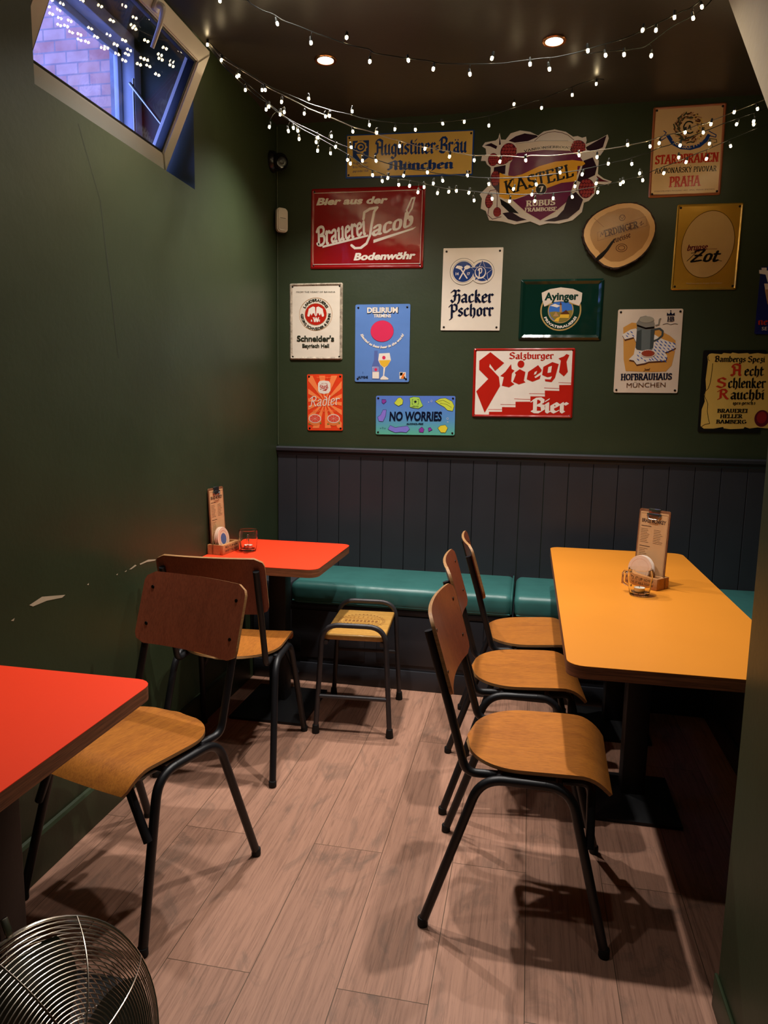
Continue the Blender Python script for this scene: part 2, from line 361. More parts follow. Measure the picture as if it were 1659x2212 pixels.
# ------------------------------------------------------------------ window in the left wall
win = bpy.data.objects.new('window_1', None); COL.objects.link(win); win['kind'] = 'structure'
def yz(pts): return [(p[0], p[1]) for p in pts]
FX0, FX1 = -.275, -.22
b = MB()
for lo, hi in (((FX0, WY0, WZ0), (FX1, WY1, WZ0 + .05)), ((FX0, WY0, WZ1 - .05), (FX1, WY1, WZ1)), ((FX0, WY0, WZ0), (FX1, WY0 + .05, WZ1)), ((FX0, WY1 - .05, WZ0), (FX1, WY1, WZ1))): b.box(lo, hi, bevel=.004)
b.box((FX0 - .02, WY0 + .04, WZ0 + .04), (FX0, WY1 - .04, WZ0 + .075), bevel=.003); b.box((FX0 - .02, WY0 + .04, WZ1 - .075), (FX0, WY1 - .04, WZ1 - .04), bevel=.003)
b.box((FX0 - .02, WY1 - .075, WZ0 + .04), (FX0, WY1 - .04, WZ1 - .04), bevel=.003)
b.done('fixed_frame', m_pvcblue, win)
# sash, hinged along its bottom edge and leaning into the room
ang = math.atan2(.203, .43); SH = .475
sm = Matrix.Translation((-.128, 0, 2.282)) @ Matrix.Rotation(ang, 4, 'Y')
SY0, SY1 = -1.882, -1.0
b = MB(); w = .062
def bar(lo, hi, bv=.007): b.box(lo, hi, bevel=bv, mat=sm)
for poly in ([(SY0, 0), (SY1, 0), (SY1 - w, w), (SY0 + w, w)], [(SY0, SH), (SY0 + w, SH - w), (SY1 - w, SH - w), (SY1, SH)], [(SY0, 0), (SY0 + w, w), (SY0 + w, SH - w), (SY0, SH)], [(SY1, 0), (SY1, SH), (SY1 - w, SH - w), (SY1 - w, w)]):
    pm = MB(); pm.prism(poly, -.032, .028, mat=Matrix(((0, 0, 1, 0), (1, 0, 0, 0), (0, 1, 0, 0), (0, 0, 0, 1))))
    bmesh.ops.recalc_face_normals(pm.bm, faces=pm.bm.faces[:]); bmesh.ops.bevel(pm.bm, geom=pm.bm.edges[:], offset=.005, segments=2, affect='EDGES'); b.merge(pm.bm, 0, sm)
sash = b.done('sash', m_white, win)
b = MB(); g = w - .001
for lo, hi in (((-.012, SY0 + g, g), (.020, SY1 - g, g + .009)), ((-.012, SY0 + g, SH - g - .009), (.020, SY1 - g, SH - g)), ((-.012, SY0 + g, g), (.020, SY0 + g + .009, SH - g)), ((-.012, SY1 - g - .009, g), (.020, SY1 - g, SH - g))): b.box(lo, hi, bevel=.002, mat=sm)
b.done('gasket', m_gasket, win)
b = MB(); b.box((-.004, SY0 + w, w), (.004, SY1 - w, SH - w), mat=sm); b.done('pane', m_pane, win)
b = MB(); hy = -1.40
b.box((.028, hy - .016, SH - .053), (.040, hy + .016, SH - .008), bevel=.004, mat=sm)
b.tube(fillet([sm @ Vector(p) for p in ((.036, hy, SH - .03), (.060, hy, SH - .03), (.066, hy + .004, SH - .07), (.062, hy + .012, SH - .155))], .02), [.011, .011, .011, .0105, .0105, .010, .010, .010, .010, .010, .0095, .009, .009, .009, .008, .007][:16], 10)
b.done('window_handle', m_white, win)
b = MB(); b.tube([(-.225, -1.035, 2.60), (-.085, -1.028, 2.43)], .006, 8); b.tube([(-.215, -1.025, 2.62), (-.215, -1.025, 2.28)], .004, 8); b.done('stay_arm', m_steel, win)

# outside: the light well behind the window
b = MB(); b.box((-4.2, 1.0, 0), (-1.52, 1.3, 5.2)); o = struct('exterior_brick_wall', b, m_brick)
b = MB(); b.box((-1.52, .96, 0), (-1.40, 1.3, 5.2)); struct('exterior_stone_pier', b, m_stone)
b = MB(); b.box((-1.40, 1.02, 0), (-.9, 1.3, 5.2)); struct('exterior_panel', b, m_pvcblue)
b = MB(); b.box((-4.2, -6, 1.5), (-.31, 1.3, 1.56)); struct('exterior_ground', b, m_stone)

# ------------------------------------------------------------------ downlights
def downlight(x, y, label, power, spot=True):
    t = thing('ceiling_downlight', label, 'light', (x, y, ZC), 0, 'recessed ceiling downlights')
    b = MB(); b.lathe([(.034, -.001), (.034, -.006), (.044, -.007), (.047, -.004), (.047, -.0005)], 28, close=False); b.done('ring', m_copper, t)
    b = MB(); b.lathe([(.0, -.0052), (.020, -.0050), (.0335, -.0030), (.0335, -.0012)], 28); b.done('lamp', emitter('downlight_glow', (1.0, .86, .62), 30), t)
    l = bpy.data.lights.new('downlight_beam', 'SPOT'); l.energy = power; l.color = WARM; l.spot_size = math.radians(112); l.spot_blend = 1.0; l.shadow_soft_size = .03
    lo = bpy.data.objects.new('downlight_beam', l); COL.objects.link(lo); lo.location = (0, 0, -.03); lo.parent = t
    return t
downlight(.447, -.641, 'round recessed downlight with copper ring, left of the two lit in the dark ceiling', LAMP_W['back_l'])
downlight(1.379, -.647, 'round recessed downlight with copper ring, right of the two lit in the dark ceiling', LAMP_W['back_r'])
for x, y, k, nm in ((.447, -1.47, 'mid_l', 'left downlight of the second row, above the stool side'), (1.379, -1.47, 'mid_r', 'right downlight of the second row, above the near chair'), (.447, -2.5, 'near_l', 'left downlight of the third row, above the near orange table'), (1.379, -2.5, 'near_r', 'right downlight of the third row, above the floor by the partition')):
    downlight(x, y, nm, LAMP_W[k])

# ------------------------------------------------------------------ bench along the back and right walls
t = thing('bench', 'dark panelled built-in bench below the boarded back wall', 'bench', (0, 0, 0))
b = MB(); b.box((.004, -.42, .0), (2.20, -.405, .40)); b.box((.004, -.405, .38), (2.20, -.013, .40)); b.box((2.20, -2.14, 0), (2.215, -.405, .40)); b.box((2.20, -2.14, .38), (XR - .002, -.013, .40)); b.done('carcass', m_panel, t)
b = MB(); b.box((.02, -.432, 0), (2.188, -.42, .098), bevel=.003); b.box((2.188, -2.14, 0), (2.20, -.42, .098), bevel=.003); b.done('plinth', m_panel, t)
for x0, x1 in ((.02, .60), (.66, 1.18), (1.25, 1.80), (1.86, 2.17)):
    b = MB(); b.box((x0, -.427, .125), (x1, -.42, .37), bevel=.003); b.done('front_panel', m_panel, t)
s_ = thing('socket_outlet', 'small black socket plate on the bench front below the corner orange table', 'socket', (.232, -.4275, .19))
b = MB(); b.box((-.042, -.009, -.042), (.042, 0, .042), bevel=.003); b.done('face_plate', m_blackp, s_)
b = MB(); b.box((-.012, -.010, .010), (-.004, -.0088, .026)); b.box((.004, -.010, .010), (.012, -.0088, .026)); b.box((-.004, -.010, -.020), (.004, -.0088, -.010)); b.done('socket_holes', m_rubber, s_)
b = MB(); b.box((.01, -.425, .375), (2.20, -.40, .402), bevel=.003); b.box((2.195, -2.14, .375), (2.22, -.42, .402), bevel=.003); b.done('front_rail', m_panel, t)
def cushion(x0, x1, y0, y1, label, z0=.403, z1=.515):
    b = MB(); n, m = 26, 12; nx = max(8, int(n * (x1 - x0) / 1.2))
    bb = bmesh.new(); bmesh.ops.create_grid(bb, x_segments=nx, y_segments=m, size=.5); bb.free()
    b.box((x0, y0, z0), (x1, y1, z1), bevel=.034, seg=5)
    o = b.done('bench_cushion', m_teal, sharp=60)
    s = MB()
    for z in (z0 + .018,): s.tube([(x0 + .012, y0 + .006, z), (x1 - .012, y0 + .006, z)], .0035, 8)
    s.tube(fillet([(x1 - .006, y0 + .012, z0 + .02), (x1 - .006, y0 + .004, z1 - .02), (x1 - .006, y0 + .03, z1 + .0), (x1 - .006, y1 - .02, z1)], .03), .003, 8)
    s.done('piping', m_teal, o)
    return tag(o, label, 'cushion')
cushion(.222, 1.312, -.452, -.014, 'long teal vinyl bench cushion behind the stool')
cushion(1.318, 2.18, -.452, -.014, 'short teal vinyl bench cushion behind the yellow table')
cushion(2.19, XR - .01, -1.9, -.014, 'teal vinyl bench cushion on the side bench right of the yellow table')
b = MB(); b.box((.0045, -.40, .403), (.214, -.014, .50), bevel=.006); tag(b.done('bench_end_box', m_panel), 'black boxed bench end in the corner behind the small orange table', 'box')

# ------------------------------------------------------------------ tables
def table(name, x0, y0, x1, y1, top_mat, label, base_c, base=.36, r=.045, group=None, base2=None):
    t = thing(name, label, 'table', (base_c[0], base_c[1], 0), 0, group); ox, oy = base_c; zt = .73
    out = rrect(x0 - ox, y0 - oy, x1 - ox, y1 - oy, r)
    b = MB(); b.prism(out, zt - .0015, zt); b.done('laminate_top', top_mat, t, sharp=30)
    b = MB(); b.prism(out, zt - .034, zt - .0016); b.done('plywood_core', m_plyr, t, sharp=30)
    for k, (px, py) in enumerate([(0, 0)] + ([base2] if base2 else [])):
        b = MB(); b.box((px - .19, py - .17, zt - .042), (px + .19, py + .17, zt - .034), bevel=.002); b.done('mounting_plate', m_iron, t)
        b = MB(); b.box((px - .04, py - .04, .03), (px + .04, py + .04, zt - .042), bevel=.006); b.done('column', m_iron, t)
        b = MB(); h = base / 2
        a = [(-h, -h * 1.15), (h, -h * 1.15), (h, h * 1.15), (-h, h * 1.15)]
        lo = [b.bm.verts.new((px + p[0], py + p[1], .001)) for p in a]; md = [b.bm.verts.new((px + p[0], py + p[1], .012)) for p in a]; hi = [b.bm.verts.new((px + p[0] * .30, py + p[1] * .30, .042)) for p in a]
        b.bm.faces.new(lo[::-1]); b.bm.faces.new(hi)
        for A, B in ((lo, md), (md, hi)):
            for i in range(4): b.bm.faces.new((A[i], A[(i + 1) % 4], B[(i + 1) % 4], B[i]))
        b.done('base_plate', m_iron, t, sharp=20)
    return t
table('pedestal_table', .022, -2.86, .5195, -2.292, m_orange, 'orange topped pedestal table at the lower left, cut off by the frame', (.295, -2.57), .34, group='orange pedestal tables')
table('pedestal_table', .004, -1.083, .548, -.512, m_orange, 'orange topped pedestal table in the corner, holding a menu and glass mug', (.275, -.745), .34, group='orange pedestal tables')
table('pedestal_table', 1.474, -1.945, 2.066, -.30, m_yellow, 'long yellow-orange pedestal table at the right', (1.765, -1.235), .29, base2=(0, .62))

# ------------------------------------------------------------------ school chairs
def make_chair(label):
    t = thing('school_chair', label, 'chair', (0, 0, 0), 0, 'plywood school chairs')
    # seat: rounded at the back, rolled down at the front
    xs = [-.155 + .39 * (i / 30) for i in range(31)]; rows = []
    for i, x in enumerate(xs):
        d = (x + .155)
        hw = .192 * (1 - max(0, 1 - d / .165) ** 2.15) ** (1 / 2.15) if d < .165 else .192
        if x > .10: hw -= .016 * ((x - .10) / .135) ** 2
        if i == 0: hw = .03
        fx = x; z = .452 - .010 * max(0, (.12 - x) / .275)
        if x > .15:
            q = (x - .15) / .085; z -= .046 * q ** 1.9; fx = x - .010 * q ** 2
        if d > .378: hw -= .006
        rows.append([(fx, hw * (1 - 2 * j / 12), z - .004 * (1 - (1 - 2 * j / 12) ** 2)) for j in range(13)])
    b = MB(); b.sheet(rows, -.0095, 0, 1); seat = b.done('seat', [m_seat, m_ply], t, sharp=50)
    for x in (-.052, .092):
        for s in (-1, 1):
            b = MB(); zz = .452 - .010 * max(0, (.12 - x) / .275) + .0002; b.lathe([(.0066, zz - .004), (.0066, zz + .0006), (.004, zz + .0014), (0, zz + .0008)], 12, mat=Matrix.Translation((x, s * .170, 0))); b.done('screw', m_screw, seat)
    # backrest
    rows = []; H0, H1, HW = .632, .848, .198
    for i in range(17):
        v = i / 16; z = H0 + (H1 - H0) * v; d = min(v, 1 - v) * (H1 - H0); r = .034
        hw = HW - (r - math.sqrt(max(0, r * r - (r - d) ** 2)) if d < r else 0)
        row = []
        for j in range(17):
            y = hw * (1 - 2 * j / 16); x = -.196 - .300 * (z - .64) + .022 * (abs(y) / HW) ** 2
            row.append((x, y, z))
        rows.append(row)
    b = MB(); b.sheet(rows, -.0095, 0, 1); back = b.done('backrest', [m_back, m_ply], t, sharp=50)
    for z in (.690, .800):
        for s in (-1, 1):
            x = -.196 - .300 * (z - .64) + .022 * (.165 / HW) ** 2
            b = MB(); b.lathe([(.0062, -.001), (.0062, .0008), (.004, .0018), (0, .0014)], 12, mat=Matrix.Translation((x, s * .165, z)) @ Matrix.Rotation(PI / 2, 4, 'Y')); b.done('bolt', m_screw, back)
    R = .0125
    for s in (-1, 1):
        path = fillet([(-.236, s * .2235, .012), (-.098, s * .196, .425), (.128, s * .190, .425), (.231, s * .2235, .012)], .062, 8)
        k = len(path) // 2
        for nm, seg in (('leg', path[:k + 1]), ('leg', path[k:])):
            b = MB(); b.tube(seg, R, 14); lg = b.done(nm, m_tube, t)
            f = seg[0] if seg[0][2] < .1 else seg[-1]
            b = MB(); b.lathe([(.0132, -.0115), (.0142, -.009), (.0140, .010), (.0128, .012)], 14, mat=Matrix.Translation(f)); b.done('foot_cap', m_rubber, lg)
        def ux(z): return -.2005 - .300 * (z - .64)
        up = fillet([(ux(.802), s * .172, .802), (ux(.60), s * .172, .60), (-.140, s * .172, .424), (.03, s * .158, .424), (.183, s * .136, .420), (.182, s * .2035, .275)], .03, 8)
        b = MB(); b.tube(up, .0115, 14); b.done('back_upright', m_tube, t)
    for x in (-.05, .10):
        b = MB(); b.tube([(x, -.19, .428), (x, .19, .428)], .009, 10); b.done('crossbar', m_tube, t)
    return t
rd = math.radians
ch = make_chair('school chair nearest the camera at the yellow table, beside the partition')
ch.location = (1.372, -1.808, 0); ch.rotation_euler = (0, 0, rd(-1.5))
dup(ch, (1.338, -1.238, 0), rd(4), 'middle school chair of the three along the yellow table')
dup(ch, (1.362, -.785, 0), rd(8), 'school chair farthest along the yellow table, next to the bench')
dup(ch, (.306, -2.005, 0), rd(-105.5), 'school chair half tucked under the near orange table, bolted backrest facing out')
dup(ch, (.256, -1.222, 0), rd(93.5), 'school chair seen from behind at the corner orange table')

# ------------------------------------------------------------------ stool
t = thing('stool', 'low stool with square stamped wooden seat and grey tube frame', 'stool', (.659, -.767, 0), rd(4.5))
sw, sd = .135, .185
b = MB(); b.box((-.130, -.190, .408), (.130, .190, .432), bevel=.006, seg=3); seat = b.done('seat', m_stoolw, t)
b = MB()
for k in range(36):
    a0, a1 = 2 * PI * k / 36, 2 * PI * (k + .6) / 36
    b.face([(math.cos(a) * r, .02 + math.sin(a) * r, .4324) for a, r in ((a0, .098), (a1, .098), ((a0 + a1) / 2 + .02, .110))])
for r0, r1 in ((.093, .095), (.080, .0815), (.030, .031)):
    for k in range(48):
        a0, a1 = 2 * PI * k / 48, 2 * PI * (k + 1) / 48; b.face([(math.cos(a) * r, .02 + math.sin(a) * r, .4324) for a, r in ((a0, r0), (a1, r0), (a1, r1), (a0, r1))])
for y in (-.012, .052): b.box((-.092, y - .001, .4322), (.092, y + .001, .4324))
for r, n in ((.068, 20), (.055, 16)):
    for k in range(n):
        a = 2 * PI * k / n
        if abs(math.sin(a) * r) > .036: b.box((math.cos(a) * r - .004, .02 + math.sin(a) * r - .003, .4322), (math.cos(a) * r + .002, .02 + math.sin(a) * r + .003, .4324))
for k in range(9): b.box((-.075 + k * .017, .006, .4322), (-.064 + k * .017, .034, .4324))
b.done('stamp', plain('burnt_stamp', '#8a5a26', .6), seat)
for s, nm in ((-1, 'front'), (1, 'back')):
    y = s * .20
    pth = fillet([(-.158, s * .205, .015), (-.132, y * .99, .475), (.132, y * .99, .475), (.158, s * .205, .015)], .075, 8); k = len(pth) // 2
    for seg in (pth[:k + 1], pth[k:]):
        b = MB(); b.tube(seg, .011, 14); lg = b.done('leg', m_stooltube, t)
        f = seg[0] if seg[0][2] < .1 else seg[-1]; b = MB(); b.lathe([(.016, -.014), (.0165, -.010), (.0135, .022), (.0115, .024)], 14, mat=Matrix.Translation(f)); b.done('foot_cap', m_rubber, lg)
    zb = .165 if s < 0 else .235; xw = .150 if s < 0 else .147
    b = MB(); b.tube([(-xw, s * .2035, zb), (xw, s * .2035, zb)], .009, 12); b.done('crossbar', m_stooltube, t)
for s in (-1, 1):
    b = MB(); b.tube([(s * .118, -.198, .398), (s * .118, .198, .398)], .009, 12); b.done('seat_rail', m_stooltube, t)

# ------------------------------------------------------------------ table-top things
def text_polys(s, bold=0.0):
    key = (s, bold)
    if key in _TP: return _TP[key]
    cu = bpy.data.curves.new('tmp', 'FONT'); cu.body = s; cu.size = 1; cu.offset = bold; cu.resolution_u = 3
    o = bpy.data.objects.new('tmp', cu); me = o.to_mesh(); P = [[(me.vertices[i].co.x, me.vertices[i].co.y) for i in p.vertices] for p in me.polygons]
    o.to_mesh_clear(); bpy.data.objects.remove(o); bpy.data.curves.remove(cu); _TP[key] = P; return P
_TP = {}
def menu_set(loc, rz, who, near):
    hl = thing('menu_holder', 'slotted wooden menu block on the ' + who, 'holder', loc, rz, 'wooden menu holders')
    b = MB(); b.box((-.075, -.038, 0), (.075, -.022, .043), bevel=.0015); b.box((-.075, .006, 0), (.075, .018, .043), bevel=.0015); b.box((-.075, .028, 0), (.075, .038, .043), bevel=.0015); b.box((-.075, -.023, 0), (.075, .029, .012)); b.box((-.075, -.023, .0119), (-.066, .029, .043)); b.box((.066, -.023, .0119), (.075, .029, .043))
    hb = b.done('block', m_block, hl)
    b = MB()
    for row, (y0, txt) in enumerate(((.026, 'PICK IT UP NOW'), (.010, 'HAVE IT ALL NOW'))):
        P = text_polys(txt, .02); w = max(p[0] for q in P for p in q)
        for q in P: b.face([(-.055 + p[0] / w * .115, -.0383, y0 + p[1] * .014) for p in q])
    b.done('stamped_lettering', m_ink, hb, recalc=False)
    Rz = Matrix.Rotation(rz, 3, 'Z'); L = Vector(loc)
    cb = thing('menu_clipboard', 'tall menu clipboard standing in the block on the ' + who, 'clipboard', L + Rz @ Vector((0, .023, .0125)), rz, 'menu clipboards')
    tilt = Matrix.Rotation(rd(-3), 4, 'X')
    b = MB(); pm = MB(); pm.prism(rrect(-.064, 0, .064, .272, .008), -.002, .002, mat=tilt @ Matrix.Rotation(PI / 2, 4, 'X')); b.merge(pm.bm, 0); b.done('board', m_board, cb)
    b = MB(); pm = MB(); pm.prism(rrect(-.058, .004, .058, .262, .003), .0022, .0029, mat=tilt @ Matrix.Rotation(PI / 2, 4, 'X')); b.merge(pm.bm, 0); pg = b.done('menu_sheet', m_paper, cb)
    b = MB(); mm = tilt @ Matrix.Rotation(PI / 2, 4, 'X')
    P = text_polys('BRASS MONKEY', .03); w = max(p[0] for q in P for p in q)
    for q in P: b.face([mm @ Vector((-.050 + p[0] / w * .100, .222 + p[1] * .019, .0032)) for p in q])
    rnd = random.Random(4)
    def line(x0, x1, y, h=.0011): b.face([mm @ Vector(p) for p in ((x0, y, .0032), (x1, y, .0032), (x1, y + h, .0032), (x0, y + h, .0032))])
    line(-.050, -.008, .207, .0022)
    for k in range(9): line(-.050, -.050 + .026 + rnd.random() * .012, .196 - k * .0062); line(.004, .004 + .026 + rnd.random() * .014, .196 - k * .0062)
    line(-.050, -.006, .131, .0022)
    for k in range(14): line(-.050, -.050 + .022 + rnd.random() * .016, .122 - k * .0062)
    line(-.055, .055, .255, .0008); line(-.055, -.0545, .01, .245); line(.0545, .055, .01, .245)
    b.done('printing', m_ink, pg, recalc=False)
    b = MB(); b.box((-.024, .256, -.003), (.024, .276, .0055), bevel=.002, mat=mm); b.box((-.030, .244, .003), (.030, .258, .0065), bevel=.0015, mat=mm)
    b.tube(fillet([mm @ Vector(p) for p in ((-.026, .252, .006), (-.018, .236, .010), (.018, .236, .010), (.026, .252, .006))], .006), .0018, 8)
    b.done('spring_clip', m_steel, cb)
    cs = []
    for k in range(5):
        yy = -.0095 + k * .0038; lean = rd(-8)
        b = MB(); mt = Matrix.Translation((-.018 + .004 * (k % 2), yy, .0128 + .050)) @ Matrix.Rotation(lean, 4, 'X') @ Matrix.Rotation(PI / 2, 4, 'X')
        b.lathe([(.0496, -.0007), (.050, 0), (.0496, .0007)], 40, mat=mt)
        for r0, r1, mi in ((.034, .0355, 3), (0, .024, 2)) if near else ((.037, .0375, 3),):
            for q in range(32):
                a0, a1 = 2 * PI * q / 32, 2 * PI * (q + 1) / 32; pts = [(math.cos(a) * r, math.sin(a) * r, .00085) for a, r in ((a0, r0), (a1, r0), (a1, r1), (a0, r1))]
                b.face([mt @ Vector(p) for p in (pts if r0 > 0 else pts[1:] )], mi)
        o = b.done('beer_coaster', [m_cardw if k % 2 else m_card, m_cardw, m_cardb, plain('coaster_print_orange', '#c0502a', .7)], recalc=False)
        o.location = L; o.rotation_euler = (0, 0, rz)
        nm = ['front coaster', 'second coaster', 'third coaster', 'fourth coaster', 'rearmost coaster'][k]
        tag(o, '%s of the round stack in the menu block on the %s' % (nm, who), 'coaster', 'coasters on the ' + who)
menu_set((.048, -.840, .7302), rd(85), 'corner orange table', True)
menu_set((1.800, -1.000, .7302), rd(-42), 'yellow table', False)

def mug(loc, rz, who):
    t = thing('glass_mug', 'small clear glass candle mug with a handle on the ' + who, 'mug', loc, rz, 'glass candle mugs')
    b = MB(); seg = 36; t.scale = (1.08, 1.08, 1.03); prof = [(0, .0), (.026, .0), (.031, .004), (.0335, .020), (.0365, .045), (.0395, .066), (.0385, .084), (.0378, .0925), (.0362, .0930), (.0355, .084), (.0362, .066), (.0335, .045), (.0300, .020), (.0275, .012), (0, .011)]
    b.lathe(prof, seg)
    for v in b.bm.verts:       # pressed facets round the lower body
        if .015 < v.co.z < .070 and math.hypot(v.co.x, v.co.y) > .0305:
            a = math.atan2(v.co.y, v.co.x); f = 1 + .022 * math.cos(9 * a + 1.5 * math.cos(v.co.z * 120)); v.co.x *= f; v.co.y *= f
    b.done('glass_body', m_glass, t)
    b = MB(); b.tube(fillet([(.036, 0, .074), (.060, 0, .076), (.062, 0, .030), (.034, 0, .026)], .018, 6), .0052, 10); b.done('handle', m_glass, t)
    c = thing('tealight_candle', 'white tealight candle inside the glass mug on the ' + who, 'candle', (loc[0], loc[1], loc[2] + .0122), rz, 'tealight candles')
    b = MB(); b.lathe([(0, 0), (.0185, 0), (.019, .001), (.019, .0152), (.0184, .0152), (.0184, .013), (.0, .013)], 28); b.done('foil_cup', m_alu, c)
    b = MB(); b.lathe([(.0, .0131), (.0182, .0131), (.0182, .0142), (.010, .0148), (0, .0146)], 28); b.done('wax', m_wax, c)
    b = MB(); b.tube([(0, 0, .0146), (.001, 0, .022)], .0008, 6); b.done('wick', m_rubber, c)
mug((.146, -.795, .7302), rd(-70), 'corner orange table')
mug((1.760, -1.150, .7302), rd(140), 'yellow table')

# ------------------------------------------------------------------ lettering
def arc(cx, cy, rx, ry, a0, a1, n=10): return [(cx + rx * math.cos(rd(a0 + (a1 - a0) * i / n)), cy + ry * math.sin(rd(a0 + (a1 - a0) * i / n))) for i in range(n + 1)]
def path(s):
    out = []
    for t in s.split():
        if t[0] == 'a': out += arc(*[float(v) for v in t[1:].split(',')])
        else: out.append(tuple(float(v) for v in t.split(',')))
    return out
def _glyphs(src): return {k: (w, [path(q) for q in s.split(';') if q.strip()]) for k, (w, s) in src.items()}
GOTH_SRC = {
    'a': (4.6, '0.9,5 2,6 3.4,5.2 3.4,.7 4.1,0;3.4,3.4 1,2.4 .9,.9 1.9,0 3.4,1.2'), 'b': (4.6, '1,9 1,.9 2.2,0 3.7,1.1 3.7,4.8 2.6,6 1,4.8'),
    'c': (4.1, '3.4,5.2 2.4,6 1,4.9 1,1 2.2,0 3.6,1'), 'd': (4.6, '1.4,8.6 3.6,6.4 3.6,1 2.3,0 1,1 1,4.8 2.3,5.8 3.4,5'), 'e': (4.2, '1,3 3.4,4 3.4,5 2.4,6 1,4.9 1,1 2.2,0 3.5,.9'),
    'f': (3.4, '3.2,8.6 2.2,9 1.2,8 1.2,-1.6;.2,5.8 2.6,5.8'), 'g': (4.5, '3.6,5.2 2.2,6 1,4.9 1,1.4 2.2,.4 3.6,1.4;3.6,5.8 3.6,-1.4 2.2,-2.6 .7,-1.6'), 'h': (4.6, '1,9 1,.7 1.7,0;1,4.8 2.6,6 3.6,5 3.6,.7 2.8,-1.2'),
    'i': (2.2, '.4,5.2 1,6 1,.7 1.7,0;.7,7.7 1.3,8.4'), 'k': (4.4, '1,9 1,.7 1.7,0;1,4.4 2.6,6 3.3,5 1.6,3.5 3.4,.7 4.1,0'), 'l': (2.2, '1,9 1,.8 1.9,0'), 'm': (7.0, '.4,5.2 1,6 1,.7 1.6,0;1,4.8 2.6,6 3.5,5.3 3.5,.7 4.1,0;3.5,4.8 5.1,6 6,5.3 6,.7 6.7,0'),
    'n': (4.7, '.4,5.2 1,6 1,.7 1.6,0;1,4.8 2.6,6 3.6,5.3 3.6,.7 4.3,0'), 'o': (4.6, '2.3,6 1,4.9 1,1 2.3,0 3.6,1 3.6,4.9 2.3,6'), 'p': (4.6, '.4,5.4 1,6 1,-2.6;1,4.9 2.4,6 3.7,4.9 3.7,1.1 2.4,0 1,1'),
    'r': (3.5, '.4,5.2 1,6 1,.7 1.7,0;1,4.8 2.4,6 3.3,5.2'), 's': (4.0, '3.3,5.2 2.2,6 1,4.9 1.1,3.9 3.3,2.3 3.3,1.1 2.1,0 .8,.8'), 't': (3.2, '1.2,8 1.2,.9 2.1,0 3,.8;.3,5.8 2.8,5.8'),
    'u': (4.7, '.4,5.2 1,6 1,.9 2,0 3.6,1.2;3.2,5.6 3.6,6 3.6,.7 4.3,0'), 'z': (4.1, '.9,5.3 1.6,6 3.4,5.6 1.4,3 3,2.5 3.2,.4 2,-1.5 .8,-.8'), '.': (1.8, '.7,.3 1.2,.8'), '-': (2.6, '.6,2.4 1.8,2.4;.6,4 1.8,4'),
    '(': (2, '1.6,6.5 .8,3 1.6,-.6'), ')': (2, '.6,6.5 1.4,3 .6,-.6'), ' ': (2.2, ''), 'q': (4.5, '3.6,5.2 2.2,6 1,4.9 1,1 2.2,0 3.6,1;3.6,5.8 3.6,-2.6'), 'w': (6.6, '.4,5.2 1,6 1,.9 2,0 3.4,1;3.4,5.8 3.4,.9 4.4,0 5.8,1.2 5.8,4.8 5,5.8'),
    'A': (6.6, '.3,.8 1.3,0 2,1 2,6.6 .8,7.2 1.4,8.8 3.2,9.3 5.2,8.2 5.2,.7 6,0;2,4.4 5.2,4.4'), 'B': (6, '1.6,.8 1.6,8.4;.3,7.4 1.5,9 3.8,9.2 5,8 4.8,6 2.6,5 5,4.3 5.3,1.6 3.8,.2 1.8,.3 .5,1.3'),
    'H': (6.3, '.2,7.6 1.4,9 3,8.4 2.4,1.6 1.2,0 0,1.6;1.6,5 3.4,5 4.6,6 5.5,5 5.4,1 4.4,-1.2;2.8,8 4.2,9.2 5.4,8.4'), 'M': (8.4, '.3,.8 1.1,0 1.8,1 1.8,7.6 .6,7.2;1.8,7.8 3.4,9 4.5,8 4.5,.7 5,0;4.5,7.6 6.2,9 7.3,8 7.3,.7 8,0'),
    'P': (6, '.3,7.4 1.6,9 2.1,8 2.1,-1.8 .9,-2.6;2.1,8 3.8,9.2 5.4,7.8 5.4,4.6 3.8,3.4 2.1,4.3'), 'R': (6.4, '1.8,8.6 1.8,.9 .5,0;.2,7.4 1.8,9 4,9.1 5.1,7.4 4.6,5.6 2,4.8;3.2,5 5.1,1 6.1,0'), 'S': (6, '5.2,7.8 3.4,9.2 1.3,8 1.3,6 4.9,3.8 4.9,1.4 3,0 .7,1.3'), 'J': (5, '1.2,9 3.2,9 3.8,8.4;3.4,8.8 3.2,2 2.4,-1.4 1,-2 .2,-.8'), 'Z': (6, '.8,8 1.6,9 5,8.8 1,.6 2,0 5.2,.8;1.6,4.8 4.4,4.8'), 'L': (5.4, '1.6,8.8 2.2,9 2,4 1.4,.8 .6,.4 2,.8 3.6,0 5,.9')}
